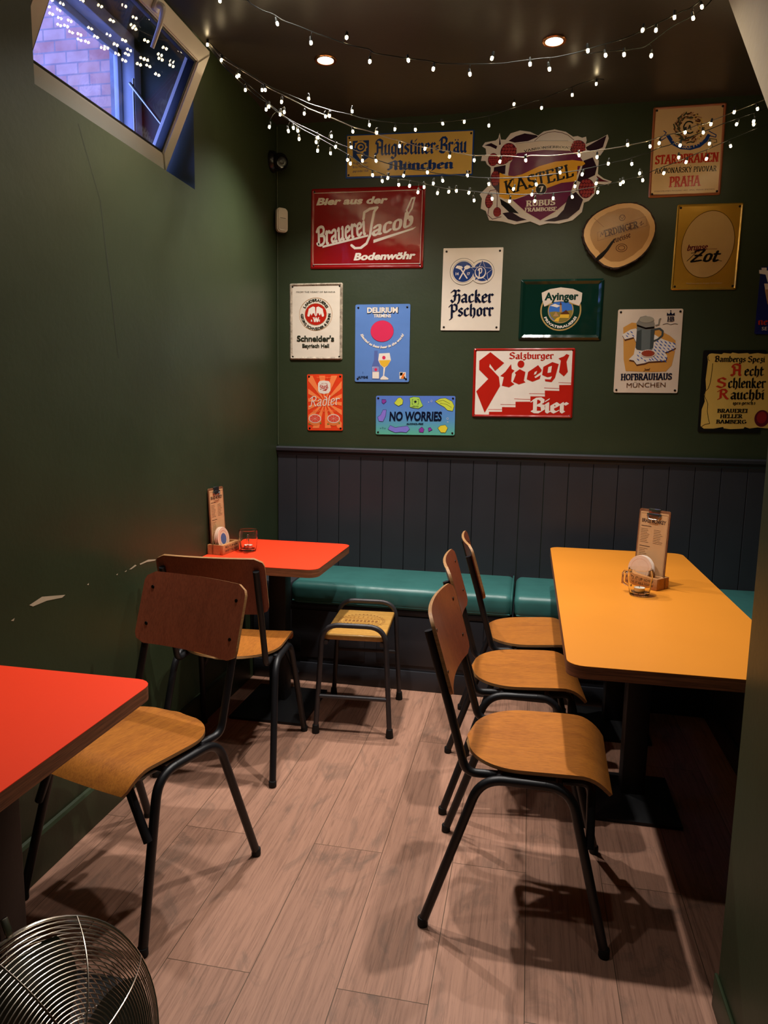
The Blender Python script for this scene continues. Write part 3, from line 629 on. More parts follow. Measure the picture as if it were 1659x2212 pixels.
ROM_SRC = {
    'A': (9, '.7,0 4.4,10;!.7,0 1.0,.8;!4.4,10 8.2,0;2.2,3.4 6.6,3.4'), 'B': (7.4, '!1.6,10 1.6,0;1.6,9.6 3.6,9.6 a3.8,7.5,2.0,2.1,90,-90 1.6,5.3;1.6,5.3 4,5.3 a4.1,2.85,2.4,2.4,90,-90 1.6,.4'),
    'C': (8, 'a4.6,5,3.6,4.7,42,318;7.3,9.4 7.3,7.6'), 'E': (6.8, '!1.6,10 1.6,0;1.6,9.6 5.8,9.6 5.9,8.2;1.6,5.2 4.6,5.2;1.6,.4 5.9,.4 6.1,2'), 'F': (6.4, '!1.6,10 1.6,0;1.6,9.6 5.8,9.6 5.9,8;1.6,5.2 4.6,5.2'),
    'G': (8.6, 'a4.6,5,3.6,4.7,42,345;5.6,4.6 8.1,4.6 8.1,1.2'), 'H': (8.6, '!1.6,10 1.6,0;!7,10 7,0;1.6,5.2 7,5.2'), 'I': (3.4, '!1.7,10 1.7,0'), 'K': (8.4, '!1.6,10 1.6,0;1.6,4.2 6.6,10;!6.2,10 6.8,10;!3.2,5.8 7.4,0'),
    'L': (6.6, '!1.6,10 1.6,0;1.6,.4 5.7,.4 5.9,2.2'), 'M': (10.2, '!1.4,0 1.6,10;1.6,10 5,1 8.4,10;!8.4,10 8.6,0'), 'N': (8.8, '!1.5,0 1.5,10;1.5,10 7.2,0;!7.2,10 7.2,0'), 'O': (9, 'a4.5,5,3.6,4.7,0,360'), 'P': (7, '!1.6,10 1.6,0;1.6,9.6 3.8,9.6 a3.9,7.1,2.3,2.5,90,-90 1.6,4.6'),
    'R': (8, '!1.6,10 1.6,0;1.6,9.6 3.8,9.6 a3.9,7.3,2.2,2.3,90,-90 1.6,5;!3.8,5 7,0'), 'S': (6.6, '5.4,8 a3.3,7.4,2.1,2.3,30,250 a3.4,2.7,2.3,2.4,75,-150;5.5,9.4 5.5,7.8;1.1,.6 1.1,2.4'), 'T': (7.4, '!3.7,10 3.7,0;.7,8.2 .8,9.6 6.6,9.6 6.7,8.2'), 'U': (8.4, '!1.5,10 1.5,3.6 a4.1,3.3,2.6,3,180,360 6.7,10;!6.7,9.9 6.7,10'),
    'V': (8.4, '!.9,10 4.2,0;4.2,0 7.5,10;!7.4,10 7.6,10'), 'W': (11.6, '!.9,10 3.6,0;3.6,0 5.8,9;5.8,10 8.4,0;8.4,0 10.8,10'), 'Y': (8, '!.9,10 4,4.8;4,4.8 7,10;!4,4.8 4,0'), 'Z': (7, '1,8.4 1,9.6 6,9.6 1,.4 6,.4 6.2,2'), '7': (5.6, '.9,8.6 1,9.6 4.8,9.6 2.4,0'), ' ': (3.6, ''), 'D': (8.4, '!1.6,10 1.6,0;1.6,9.6 3.6,9.6 a3.7,5,3.6,4.6,90,-90 1.6,.4')}
GOTH = _glyphs(GOTH_SRC)
ROM = {k: (w, [(q.strip()[0] == '!', path(q.strip().lstrip('!'))) for q in s.split(';') if q.strip()]) for k, (w, s) in ROM_SRC.items()}
ACC = {'ä': ('a', 'dd'), 'ö': ('o', 'dd'), 'ü': ('u', 'dd'), 'Á': ('A', '/'), 'Ř': ('R', 'v'), 'Ý': ('Y', '/'), 'Ž': ('Z', 'v'), 'É': ('E', '/'), 'Ä': ('A', 'dd')}
def hull(P):
    P = sorted(set((round(x, 4), round(y, 4)) for x, y in P))
    if len(P) < 3: return P
    def half(Q):
        h = []
        for p in Q:
            while len(h) > 1 and (h[-1][0] - h[-2][0]) * (p[1] - h[-2][1]) - (h[-1][1] - h[-2][1]) * (p[0] - h[-2][0]) <= 0: h.pop()
            h.append(p)
        return h[:-1]
    return half(P) + half(P[::-1])
def nib(pts, w, t, ang):
    c, s = math.cos(rd(ang)), math.sin(rd(ang)); N = [(a * w / 2 * c - b * t / 2 * s, a * w / 2 * s + b * t / 2 * c) for a, b in ((-1, -1), (1, -1), (1, 1), (-1, 1))]
    return [hull([(p[0] + n[0], p[1] + n[1]) for p in ab for n in N]) for ab in zip(pts, pts[1:])]
def disc(pts, r, n=8):
    K = [(r * math.cos(2 * PI * k / n), r * math.sin(2 * PI * k / n)) for k in range(n)]
    return [hull([(p[0] + q[0], p[1] + q[1]) for p in ab for q in K]) for ab in zip(pts, pts[1:])]
def smooth(P, n=5):
    if len(P) < 3: return P
    Q = [P[0]] + list(P) + [P[-1]]; out = []
    for i in range(1, len(Q) - 2):
        for k in range(n):
            t = k / n; a, b, c, d = Q[i - 1], Q[i], Q[i + 1], Q[i + 2]
            out.append(tuple(.5 * (2 * b[j] + (c[j] - a[j]) * t + (2 * a[j] - 5 * b[j] + 4 * c[j] - d[j]) * t * t + (3 * b[j] - a[j] - 3 * c[j] + d[j]) * t ** 3) for j in (0, 1)))
    return out + [P[-1]]
def text_shapes(font, s):
    """polygons of a line of lettering, its width and cap height, in its own units"""
    if font.startswith('sans'):
        P = text_polys(s, {'sans': .0, 'sansb': .04, 'sansi': .045, 'sansh': .035}[font]); sh = .22 if font == 'sansi' else (.10 if font == 'sansh' else 0)
        P = [[(x + y * sh, y) for x, y in q] for q in P]; cap = .727
    else:
        P = []; x = 0; cap = 10 if font.startswith('rom') else 9
        for c in s:
            base, acc = ACC.get(c, (c, ''))
            if font.startswith('rom'):
                if base not in ROM: x += 3; continue
                w, st = ROM[base]; W = 2.5 if font == 'romb' else 1.7
                for serif, pts in st:
                    if len(pts) < 2: continue
                    P += [[(px + x, py) for px, py in q] for q in nib(pts, W, .55, 14)]
                    if serif:
                        for e in (pts[0], pts[-1]):
                            if abs(e[1]) < .01 or abs(e[1] - 10) < .01:
                                yy = .3 if e[1] < 1 else 9.7; P.append([(x + e[0] - W * .95, yy - .35), (x + e[0] + W * .95, yy - .35), (x + e[0] + W * .95, yy + .35), (x + e[0] - W * .95, yy + .35)])
                up = 11.2
            else:
                w, st = GOTH.get(base, GOTH[' '])
                for pts in st:
                    if font in ('goth', 'gothb'): qs = nib(pts, 1.55 if font == 'goth' else 2.0, .42, 42)
                    elif font == 'script': qs = disc(smooth(pts), .72)
                    else: qs = disc(smooth(pts), .36)
                    P += [[(px + x, py) for px, py in q] for q in qs]
                up = 7.4
            cx = x + w / 2
            if acc == 'dd':
                for d in (-.9, .9): P.append([(cx + d - .55, up), (cx + d, up - .6), (cx + d + .55, up), (cx + d, up + .6)])
            elif acc == '/': P.append([(cx - .8, up), (cx - .2, up - .3), (cx + 1.6, up + 1.6), (cx + .6, up + 1.8)])
            elif acc == 'v': P += nib([(cx - 1.3, up + 1.4), (cx, up + .2), (cx + 1.3, up + 1.4)], .7, .4, 0)
            x += w + (.55 if font.startswith('rom') else .1)
        if font.startswith('script'): P = [[(px + py * .22, py) for px, py in q] for q in P]
    xs = [p[0] for q in P for p in q]; x0 = min(xs); P = [[(px - x0, py) for px, py in q] for q in P]
    return P, max(xs) - x0, cap

# ------------------------------------------------------------------ signs on the back wall
ART = json.loads(r'''{"augustiner":{"c":[697.2,2630.8],"s":[647.7,210.5],"r":-0.93,"a":[["p","ylw",1,[379.0,2735.0,1015.0,2726.0,1014.0,2527.0,381.0,2540.0]],
["p","navy",2,[408.0,2710.0,493.0,2710.0,492.0,2628.0,452.0,2603.0,409.0,2628.0]],
["r","ylw",2,449.0,2679.0,28.0,25.0,7],
["c","ylw",3,449.0,2679.0,16.0,14.0,0],
["c","navy",4,452.0,2679.0,9.0,7.0,0],
["c","ylw",2,480.0,2677.0,5.0,4.0,0],
["c","ylw",2,474.0,2661.0,5.0,4.0,0],
["c","ylw",2,459.0,2651.0,5.0,5.0,0],
["c","ylw",2,440.0,2652.0,5.0,5.0,0],
["c","ylw",2,425.0,2663.0,4.0,5.0,0],
["c","ylw",2,419.0,2680.0,4.0,5.0,0],
["c","ylw",2,424.0,2697.0,5.0,4.0,0],
["c","ylw",2,439.0,2706.0,5.0,4.0,0],
["c","ylw",2,458.0,2705.0,5.0,4.0,0],
["c","ylw",2,474.0,2694.0,5.0,4.0,0],
["p","ylw",3,[428.0,2647.0,471.0,2646.0,452.0,2614.0]],
["t","navy",4,"sans","Augustiner-",409.0,2598.0,492.0,2597.0,13.0],
["t","navy",4,"sans","Bräu München",410.0,2579.0,491.0,2579.0,13.0],
["t","navy",4,"sans","gegründet 1328",410.0,2560.0,491.0,2559.0,11.0],
["t","navy",4,"goth","Augustiner-Bräu",520.0,2638.0,988.0,2629.0,70.0],
["t","navy",4,"gothb","München",586.0,2564.0,926.0,2556.0,41.0]]},"jacob":{"c":[486.8,2285.0],"s":[596.5,399.0],"r":-0.67,"a":[["l","wht",2,3.2,1,[199.0,2479.0,773.0,2473.0,768.0,2092.0,200.0,2100.0]],
["l","wht",2,2.6,0,[201.0,2466.0,763.0,2461.0]],
["l","wht",2,2.6,0,[204.0,2112.0,769.0,2105.0]],
["t","wht",4,"sansi","Bier aus der",217.0,2408.0,595.0,2404.0,34.0],
["t","wht",4,"sansi","Bodenwöhr",419.0,2129.0,744.0,2129.0,35.0],
["t","wht",4,"script","Brauerei",221.0,2202.0,495.0,2261.0,87.0],
["t","wht",4,"script","acob",516.0,2246.0,736.0,2295.0,66.0],
["l","wht",2,13,0,[469.0,2330.0,473.0,2363.0,501.0,2378.0,541.0,2384.0,525.0,2365.0,512.0,2300.0,505.0,2250.0,487.0,2210.0,457.0,2189.0,426.0,2188.0,407.0,2203.0]],
["l","wht",2,9,0,[709.0,2316.0,693.0,2366.0,718.0,2422.0,733.0,2425.0,719.0,2372.0,686.0,2323.0]],
["p","wht",2,[251.0,2204.0,495.0,2254.0,495.0,2244.0,252.0,2194.0]],
["p","wht",2,[523.0,2227.0,744.0,2284.0,727.0,2271.0,523.0,2211.0]]]},"kasteel":{"c":[1373.0,2492.5],"s":[621.6,434.4],"r":-2.4,"a":[["p","plum",2,[1232.0,2612.0,1359.0,2620.0,1479.0,2611.0,1528.0,2583.0,1544.0,2562.0,1510.0,2463.0,1489.0,2382.0,1428.0,2332.0,1358.0,2293.0,1287.0,2334.0,1220.0,2392.0,1192.0,2517.0,1199.0,2568.0]],
["l","crm",2,4,0,[1232.0,2612.0,1199.0,2568.0,1192.0,2517.0,1220.0,2392.0,1287.0,2334.0,1358.0,2293.0,1428.0,2332.0,1489.0,2382.0,1510.0,2463.0]],
["p","crm",3,[1224.0,2655.0,1346.0,2662.0,1472.0,2655.0,1499.0,2645.0,1480.0,2610.0,1359.0,2620.0,1232.0,2611.0]],
["l","blk",3,1,0,[1224.0,2655.0,1346.0,2662.0,1472.0,2655.0]],
["l","brn",2,2.5,0,[1314.0,2663.0,1340.0,2686.0,1376.0,2699.0,1407.0,2700.0,1439.0,2694.0,1470.0,2681.0,1499.0,2657.0]],
["a","blk",4,"rom","VANHONSEBROUCK",1385.0,2072.0,554.0,102.5,78,10.0],
["p","dpl",2,[1223.0,2689.0,1265.0,2700.0,1321.0,2689.0,1329.0,2681.0,1283.0,2664.0,1219.0,2660.0,1189.0,2670.0]],
["p","dpl",2,[1555.0,2622.0,1596.0,2644.0,1648.0,2670.0,1634.0,2618.0,1591.0,2600.0,1562.0,2609.0]],
["p","dpl",2,[1072.0,2655.0,1106.0,2664.0,1136.0,2648.0,1131.0,2635.0,1101.0,2649.0]],
["p","dpl",2,[1145.0,2694.0,1153.0,2655.0,1144.0,2653.0]],
["p","dpl",3,[1486.0,2402.0,1520.0,2421.0,1556.0,2384.0,1541.0,2339.0,1490.0,2299.0,1427.0,2288.0,1374.0,2291.0,1437.0,2309.0,1467.0,2341.0]],
["p","dpl",2,[1173.0,2335.0,1216.0,2340.0,1261.0,2312.0,1293.0,2300.0,1245.0,2293.0,1201.0,2306.0]],
["p","blk",2,[1158.0,2404.0,1204.0,2377.0,1254.0,2330.0,1205.0,2339.0,1166.0,2375.0]],
["p","dpl",2,[1124.0,2551.0,1151.0,2555.0,1180.0,2559.0,1179.0,2518.0,1152.0,2519.0,1156.0,2425.0,1116.0,2469.0]],
["p","dpl",2,[1549.0,2562.0,1590.0,2575.0,1612.0,2529.0,1605.0,2494.0,1574.0,2480.0,1555.0,2458.0,1523.0,2472.0,1543.0,2532.0]],
["p","mrn",2,[1612.0,2491.0,1644.0,2471.0,1674.0,2461.0,1622.0,2464.0]],
["c","mrn",3,1191.0,2618.0,39.0,42.0,0],
["c","rsp",4,1176.0,2648.0,7.0,8.0,0],
["c","rsp",4,1190.0,2648.0,7.0,7.0,0],
["c","rsp",4,1204.0,2647.0,7.0,7.0,0],
["c","rsp",4,1167.0,2634.0,7.0,7.0,0],
["c","rsp",4,1181.0,2633.0,7.0,7.0,0],
["c","rsp",4,1195.0,2632.0,7.0,8.0,0],
["c","rsp",4,1209.0,2632.0,7.0,7.0,0],
["c","rsp",4,1223.0,2631.0,7.0,7.0,0],
["c","rsp",4,1163.0,2619.0,7.0,7.0,0],
["c","rsp",4,1177.0,2618.0,7.0,7.0,0],
["c","rsp",4,1191.0,2618.0,7.0,7.0,0],
["c","rsp",4,1205.0,2617.0,7.0,7.0,0],
["c","rsp",4,1219.0,2616.0,7.0,7.0,0],
["c","rsp",4,1169.0,2603.0,6.0,8.0,0],
["c","rsp",4,1183.0,2603.0,6.0,7.0,0],
["c","rsp",4,1197.0,2602.0,6.0,7.0,0],
["c","rsp",4,1210.0,2601.0,7.0,8.0,0],
["c","rsp",4,1224.0,2601.0,7.0,7.0,0],
["c","rsp",4,1179.0,2588.0,6.0,7.0,0],
["c","rsp",4,1193.0,2587.0,6.0,7.0,0],
["c","rsp",4,1206.0,2587.0,7.0,7.0,0],
["c","mrn",3,1517.0,2625.0,37.0,31.0,0],
["c","rsp",4,1503.0,2648.0,6.0,6.0,0],
["c","rsp",4,1516.0,2648.0,6.0,5.0,0],
["c","rsp",4,1529.0,2647.0,6.0,5.0,0],
["c","rsp",4,1495.0,2637.0,6.0,6.0,0],
["c","rsp",4,1508.0,2637.0,6.0,5.0,0],
["c","rsp",4,1521.0,2636.0,6.0,5.0,0],
["c","rsp",4,1534.0,2635.0,6.0,6.0,0],
["c","rsp",4,1547.0,2635.0,6.0,5.0,0],
["c","rsp",4,1491.0,2626.0,6.0,6.0,0],
["c","rsp",4,1504.0,2626.0,6.0,5.0,0],
["c","rsp",4,1517.0,2625.0,7.0,5.0,0],
["c","rsp",4,1530.0,2624.0,7.0,6.0,0],
["c","rsp",4,1543.0,2624.0,7.0,5.0,0],
["c","rsp",4,1496.0,2615.0,6.0,5.0,0],
["c","rsp",4,1509.0,2614.0,6.0,6.0,0],
["c","rsp",4,1522.0,2614.0,6.0,5.0,0],
["c","rsp",4,1535.0,2613.0,7.0,5.0,0],
["c","rsp",4,1548.0,2612.0,7.0,6.0,0],
["c","rsp",4,1505.0,2603.0,7.0,6.0,0],
["c","rsp",4,1519.0,2603.0,6.0,5.0,0],
["c","rsp",4,1532.0,2602.0,6.0,5.0,0],
["c","mrn",3,1118.0,2587.0,25.0,30.0,0],
["c","rsp",4,1108.0,2609.0,5.0,5.0,0],
["c","rsp",4,1117.0,2608.0,5.0,5.0,0],
["c","rsp",4,1126.0,2608.0,5.0,5.0,0],
["c","rsp",4,1103.0,2598.0,4.0,5.0,0],
["c","rsp",4,1112.0,2598.0,4.0,5.0,0],
["c","rsp",4,1121.0,2597.0,4.0,5.0,0],
["c","rsp",4,1130.0,2597.0,4.0,5.0,0],
["c","rsp",4,1139.0,2596.0,4.0,5.0,0],
["c","rsp",4,1100.0,2587.0,4.0,6.0,0],
["c","rsp",4,1109.0,2587.0,4.0,5.0,0],
["c","rsp",4,1118.0,2587.0,4.0,5.0,0],
["c","rsp",4,1127.0,2586.0,4.0,5.0,0],
["c","rsp",4,1136.0,2586.0,4.0,5.0,0],
["c","rsp",4,1104.0,2577.0,4.0,5.0,0],
["c","rsp",4,1113.0,2576.0,4.0,5.0,0],
["c","rsp",4,1122.0,2576.0,4.0,5.0,0],
["c","rsp",4,1131.0,2575.0,4.0,5.0,0],
["c","rsp",4,1140.0,2575.0,4.0,5.0,0],
["c","rsp",4,1110.0,2565.0,4.0,6.0,0],
["c","rsp",4,1119.0,2565.0,4.0,5.0,0],
["c","rsp",4,1128.0,2565.0,4.0,5.0,0],
["c","mrn",3,1132.0,2499.0,23.0,36.0,0],
["c","rsp",4,1123.0,2526.0,4.0,6.0,0],
["c","rsp",4,1131.0,2525.0,4.0,6.0,0],
["c","rsp",4,1140.0,2525.0,3.0,6.0,0],
["c","rsp",4,1118.0,2513.0,4.0,6.0,0],
["c","rsp",4,1126.0,2512.0,4.0,7.0,0],
["c","rsp",4,1135.0,2512.0,3.0,6.0,0],
["c","rsp",4,1143.0,2512.0,4.0,6.0,0],
["c","rsp",4,1151.0,2511.0,4.0,7.0,0],
["c","rsp",4,1116.0,2500.0,4.0,6.0,0],
["c","rsp",4,1124.0,2499.0,4.0,7.0,0],
["c","rsp",4,1132.0,2499.0,4.0,6.0,0],
["c","rsp",4,1141.0,2499.0,3.0,6.0,0],
["c","rsp",4,1149.0,2498.0,4.0,7.0,0],
["c","rsp",4,1119.0,2487.0,4.0,6.0,0],
["c","rsp",4,1127.0,2486.0,4.0,6.0,0],
["c","rsp",4,1136.0,2486.0,4.0,6.0,0],
["c","rsp",4,1144.0,2486.0,4.0,6.0,0],
["c","rsp",4,1152.0,2485.0,4.0,6.0,0],
["c","rsp",4,1125.0,2473.0,4.0,6.0,0],
["c","rsp",4,1133.0,2473.0,4.0,6.0,0],
["c","rsp",4,1142.0,2473.0,3.0,6.0,0],
["c","mrn",3,1568.0,2435.0,37.0,45.0,0],
["c","rsp",4,1552.0,2468.0,7.0,7.0,0],
["c","rsp",4,1566.0,2467.0,6.0,8.0,0],
["c","rsp",4,1579.0,2466.0,7.0,8.0,0],
["c","rsp",4,1544.0,2452.0,7.0,7.0,0],
["c","rsp",4,1558.0,2451.0,6.0,8.0,0],
["c","rsp",4,1571.0,2451.0,7.0,7.0,0],
["c","rsp",4,1585.0,2450.0,6.0,8.0,0],
["c","rsp",4,1598.0,2450.0,6.0,7.0,0],
["c","rsp",4,1541.0,2436.0,6.0,7.0,0],
["c","rsp",4,1554.0,2435.0,6.0,8.0,0],
["c","rsp",4,1568.0,2435.0,6.0,7.0,0],
["c","rsp",4,1581.0,2434.0,6.0,8.0,0],
["c","rsp",4,1594.0,2434.0,7.0,7.0,0],
["c","rsp",4,1546.0,2419.0,6.0,8.0,0],
["c","rsp",4,1560.0,2419.0,6.0,8.0,0],
["c","rsp",4,1573.0,2418.0,6.0,8.0,0],
["c","rsp",4,1586.0,2418.0,7.0,7.0,0],
["c","rsp",4,1600.0,2417.0,6.0,8.0,0],
["c","rsp",4,1556.0,2403.0,6.0,8.0,0],
["c","rsp",4,1569.0,2402.0,7.0,8.0,0],
["c","rsp",4,1583.0,2402.0,6.0,8.0,0],
["c","mrn",3,1105.0,2393.0,19.0,33.0,0],
["c","rsp",4,1098.0,2417.0,3.0,5.0,0],
["c","rsp",4,1105.0,2417.0,3.0,5.0,0],
["c","rsp",4,1111.0,2416.0,3.0,6.0,0],
["c","rsp",4,1094.0,2405.0,3.0,6.0,0],
["c","rsp",4,1100.0,2405.0,4.0,6.0,0],
["c","rsp",4,1107.0,2405.0,3.0,5.0,0],
["c","rsp",4,1114.0,2405.0,3.0,5.0,0],
["c","rsp",4,1121.0,2404.0,3.0,6.0,0],
["c","rsp",4,1092.0,2394.0,3.0,5.0,0],
["c","rsp",4,1099.0,2393.0,3.0,6.0,0],
["c","rsp",4,1105.0,2393.0,4.0,6.0,0],
["c","rsp",4,1112.0,2393.0,3.0,6.0,0],
["c","rsp",4,1119.0,2393.0,3.0,5.0,0],
["c","rsp",4,1095.0,2382.0,3.0,5.0,0],
["c","rsp",4,1101.0,2382.0,4.0,5.0,0],
["c","rsp",4,1108.0,2381.0,3.0,6.0,0],
["c","rsp",4,1115.0,2381.0,3.0,6.0,0],
["c","rsp",4,1121.0,2381.0,4.0,5.0,0],
["c","rsp",4,1100.0,2370.0,3.0,6.0,0],
["c","rsp",4,1106.0,2370.0,3.0,5.0,0],
["c","rsp",4,1113.0,2370.0,3.0,5.0,0],
["c","mrn",3,1147.0,2341.0,19.0,23.0,0],
["c","rsp",4,1139.0,2358.0,3.0,4.0,0],
["c","rsp",4,1146.0,2358.0,3.0,3.0,0],
["c","rsp",4,1153.0,2357.0,3.0,4.0,0],
["c","rsp",4,1135.0,2350.0,3.0,4.0,0],
["c","rsp",4,1142.0,2349.0,3.0,4.0,0],
["c","rsp",4,1149.0,2349.0,3.0,4.0,0],
["c","rsp",4,1156.0,2349.0,3.0,4.0,0],
["c","rsp",4,1163.0,2349.0,3.0,4.0,0],
["c","rsp",4,1133.0,2341.0,3.0,4.0,0],
["c","rsp",4,1140.0,2341.0,3.0,4.0,0],
["c","rsp",4,1147.0,2341.0,3.0,4.0,0],
["c","rsp",4,1154.0,2341.0,3.0,4.0,0],
["c","rsp",4,1161.0,2340.0,3.0,4.0,0],
["c","rsp",4,1135.0,2333.0,4.0,4.0,0],
["c","rsp",4,1142.0,2333.0,4.0,4.0,0],
["c","rsp",4,1149.0,2332.0,4.0,4.0,0],
["c","rsp",4,1156.0,2332.0,4.0,4.0,0],
["c","rsp",4,1164.0,2332.0,3.0,4.0,0],
["c","rsp",4,1140.0,2324.0,4.0,4.0,0],
["c","rsp",4,1147.0,2324.0,4.0,4.0,0],
["c","rsp",4,1154.0,2324.0,4.0,4.0,0],
["c","mrn",3,1161.0,2580.0,32.0,19.0,0],
["c","rsp",4,1148.0,2594.0,6.0,3.0,0],
["c","rsp",4,1160.0,2593.0,6.0,4.0,0],
["c","rsp",4,1172.0,2593.0,5.0,3.0,0],
["c","rsp",4,1141.0,2588.0,5.0,3.0,0],
["c","rsp",4,1153.0,2587.0,5.0,3.0,0],
["c","rsp",4,1164.0,2587.0,6.0,3.0,0],
["c","rsp",4,1176.0,2586.0,5.0,3.0,0],
["c","rsp",4,1187.0,2586.0,6.0,3.0,0],
["c","rsp",4,1137.0,2582.0,6.0,3.0,0],
["c","rsp",4,1149.0,2581.0,5.0,3.0,0],
["c","rsp",4,1161.0,2580.0,5.0,4.0,0],
["c","rsp",4,1172.0,2580.0,6.0,3.0,0],
["c","rsp",4,1184.0,2579.0,5.0,3.0,0],
["c","rsp",4,1141.0,2575.0,6.0,3.0,0],
["c","rsp",4,1153.0,2574.0,6.0,3.0,0],
["c","rsp",4,1165.0,2574.0,5.0,3.0,0],
["c","rsp",4,1176.0,2573.0,6.0,3.0,0],
["c","rsp",4,1188.0,2573.0,5.0,3.0,0],
["c","rsp",4,1149.0,2568.0,6.0,3.0,0],
["c","rsp",4,1161.0,2567.0,6.0,4.0,0],
["c","rsp",4,1173.0,2567.0,5.0,3.0,0],
["l","mrn",3,3,0,[1094.0,2417.0,1109.0,2443.0,1139.0,2447.0,1145.0,2415.0,1146.0,2358.0]],
["l","mrn",3,3,0,[1106.0,2364.0,1102.0,2328.0,1125.0,2308.0,1168.0,2318.0]],
["p","ylw2",5,[1152.0,2525.0,1182.0,2510.0,1225.0,2505.0,1263.0,2513.0,1341.0,2546.0,1419.0,2564.0,1497.0,2567.0,1549.0,2558.0,1557.0,2547.0,1543.0,2538.0,1522.0,2539.0,1521.0,2503.0,1521.0,2470.0,1450.0,2465.0,1378.0,2442.0,1294.0,2419.0,1230.0,2399.0,1181.0,2401.0,1155.0,2412.0]],
["l","crm",5,4,0,[1155.0,2412.0,1181.0,2400.0,1230.0,2398.0,1294.0,2418.0,1378.0,2441.0]],
["t","blk",6,"rom","KASTEEL",1186.0,2422.0,1509.0,2492.0,61.0],
["c","blk",7,1355.0,2440.0,25.0,24.0,0],
["r","crm",7,1355.0,2440.0,26.0,25.0,2.5],
["t","wht",8,"romb","7",1345.0,2427.0,1367.0,2428.0,25.0],
["t","wht",4,"romb","RUBUS",1285.0,2362.0,1426.0,2364.0,27.0],
["t","wht",4,"romb","FRAMBOISE",1280.0,2338.0,1434.0,2337.0,18.0]],"o":[1145.0,2709.0,1153.0,2678.0,1175.0,2676.0,1198.0,2704.0,1243.0,2715.0,1291.0,2706.0,1329.0,2687.0,1355.0,2704.0,1406.0,2711.0,1459.0,2697.0,1494.0,2673.0,1515.0,2675.0,1536.0,2666.0,1554.0,2670.0,1558.0,2653.0,1554.0,2637.0,1611.0,2654.0,1653.0,2675.0,1659.0,2657.0,1645.0,2613.0,1625.0,2583.0,1604.0,2584.0,1619.0,2559.0,1618.0,2499.0,1647.0,2477.0,1684.0,2462.0,1671.0,2448.0,1614.0,2456.0,1614.0,2433.0,1609.0,2408.0,1583.0,2378.0,1561.0,2371.0,1554.0,2328.0,1512.0,2291.0,1449.0,2277.0,1396.0,2281.0,1356.0,2272.0,1310.0,2292.0,1235.0,2280.0,1175.0,2296.0,1109.0,2304.0,1091.0,2349.0,1066.0,2361.0,1070.0,2408.0,1058.0,2428.0,1092.0,2459.0,1109.0,2479.0,1108.0,2552.0,1088.0,2568.0,1081.0,2584.0,1059.0,2585.0,1063.0,2606.0,1084.0,2613.0,1080.0,2641.0,1063.0,2652.0,1076.0,2669.0,1127.0,2675.0,1139.0,2684.0]},"staropramen":{"c":[2013.5,2583.2],"s":[319.0,402.5],"r":0.45,"a":[["l","brn",2,3,1,[1861.0,2779.0,2161.0,2779.0,2168.0,2389.0,1862.0,2393.0]],
["p","crm2",1,[1864.0,2776.0,2158.0,2777.0,2165.0,2392.0,1865.0,2396.0]],
["l","tan",2,7,0,[2062.0,2685.0,2062.0,2676.0,2063.0,2668.0]],
["l","brn",2,7,0,[2058.0,2679.0,2059.0,2669.0,2061.0,2662.0]],
["l","ylw",2,7,0,[2067.0,2669.0,2062.0,2661.0,2060.0,2655.0]],
["l","tan",2,7,0,[2053.0,2668.0,2053.0,2658.0,2055.0,2651.0]],
["l","brn",2,7,0,[2052.0,2663.0,2049.0,2654.0,2048.0,2647.0]],
["l","ylw",2,7,0,[2049.0,2658.0,2045.0,2650.0,2042.0,2644.0]],
["l","tan",2,7,0,[2048.0,2650.0,2043.0,2642.0,2041.0,2635.0]],
["l","brn",2,7,0,[2045.0,2644.0,2037.0,2639.0,2032.0,2634.0]],
["l","olv",2,7,0,[2037.0,2647.0,2028.0,2643.0,2023.0,2639.0]],
["l","brn",2,7,0,[2031.0,2644.0,2023.0,2640.0,2017.0,2636.0]],
["l","tan",2,7,0,[2026.0,2640.0,2016.0,2640.0,2009.0,2639.0]],
["l","olv",2,7,0,[2018.0,2643.0,2009.0,2639.0,2003.0,2635.0]],
["l","olv",2,7,0,[2012.0,2637.0,2002.0,2641.0,1995.0,2643.0]],
["l","brn",2,7,0,[2006.0,2646.0,1996.0,2646.0,1989.0,2645.0]],
["l","tan",2,7,0,[1998.0,2642.0,1991.0,2650.0,1985.0,2655.0]],
["l","olv",2,7,0,[1990.0,2644.0,1981.0,2651.0,1975.0,2655.0]],
["l","olv",2,7,0,[1983.0,2649.0,1977.0,2657.0,1972.0,2663.0]],
["l","brn",2,7,0,[1985.0,2661.0,1976.0,2666.0,1968.0,2668.0]],
["l","tan",2,7,0,[1977.0,2663.0,1971.0,2672.0,1966.0,2677.0]],
["l","olv",2,7,0,[1978.0,2671.0,1971.0,2679.0,1965.0,2684.0]],
["l","olv",2,7,0,[1974.0,2676.0,1970.0,2686.0,1966.0,2692.0]],
["l","brn",2,7,0,[1975.0,2683.0,1971.0,2693.0,1966.0,2699.0]],
["l","tan",2,7,0,[1968.0,2690.0,1971.0,2699.0,1971.0,2706.0]],
["l","olv",2,7,0,[1972.0,2696.0,1971.0,2706.0,1968.0,2714.0]],
["l","olv",2,7,0,[1975.0,2701.0,1976.0,2711.0,1977.0,2718.0]],
["l","brn",2,7,0,[1980.0,2706.0,1980.0,2715.0,1980.0,2723.0]],
["l","tan",2,7,0,[1981.0,2713.0,1983.0,2722.0,1982.0,2729.0]],
["l","olv",2,7,0,[1983.0,2718.0,1989.0,2725.0,1991.0,2732.0]],
["l","olv",2,7,0,[1985.0,2726.0,1994.0,2729.0,1999.0,2733.0]],
["l","brn",2,7,0,[1991.0,2729.0,2000.0,2731.0,2007.0,2734.0]],
["l","tan",2,7,0,[1998.0,2728.0,2008.0,2729.0,2015.0,2731.0]],
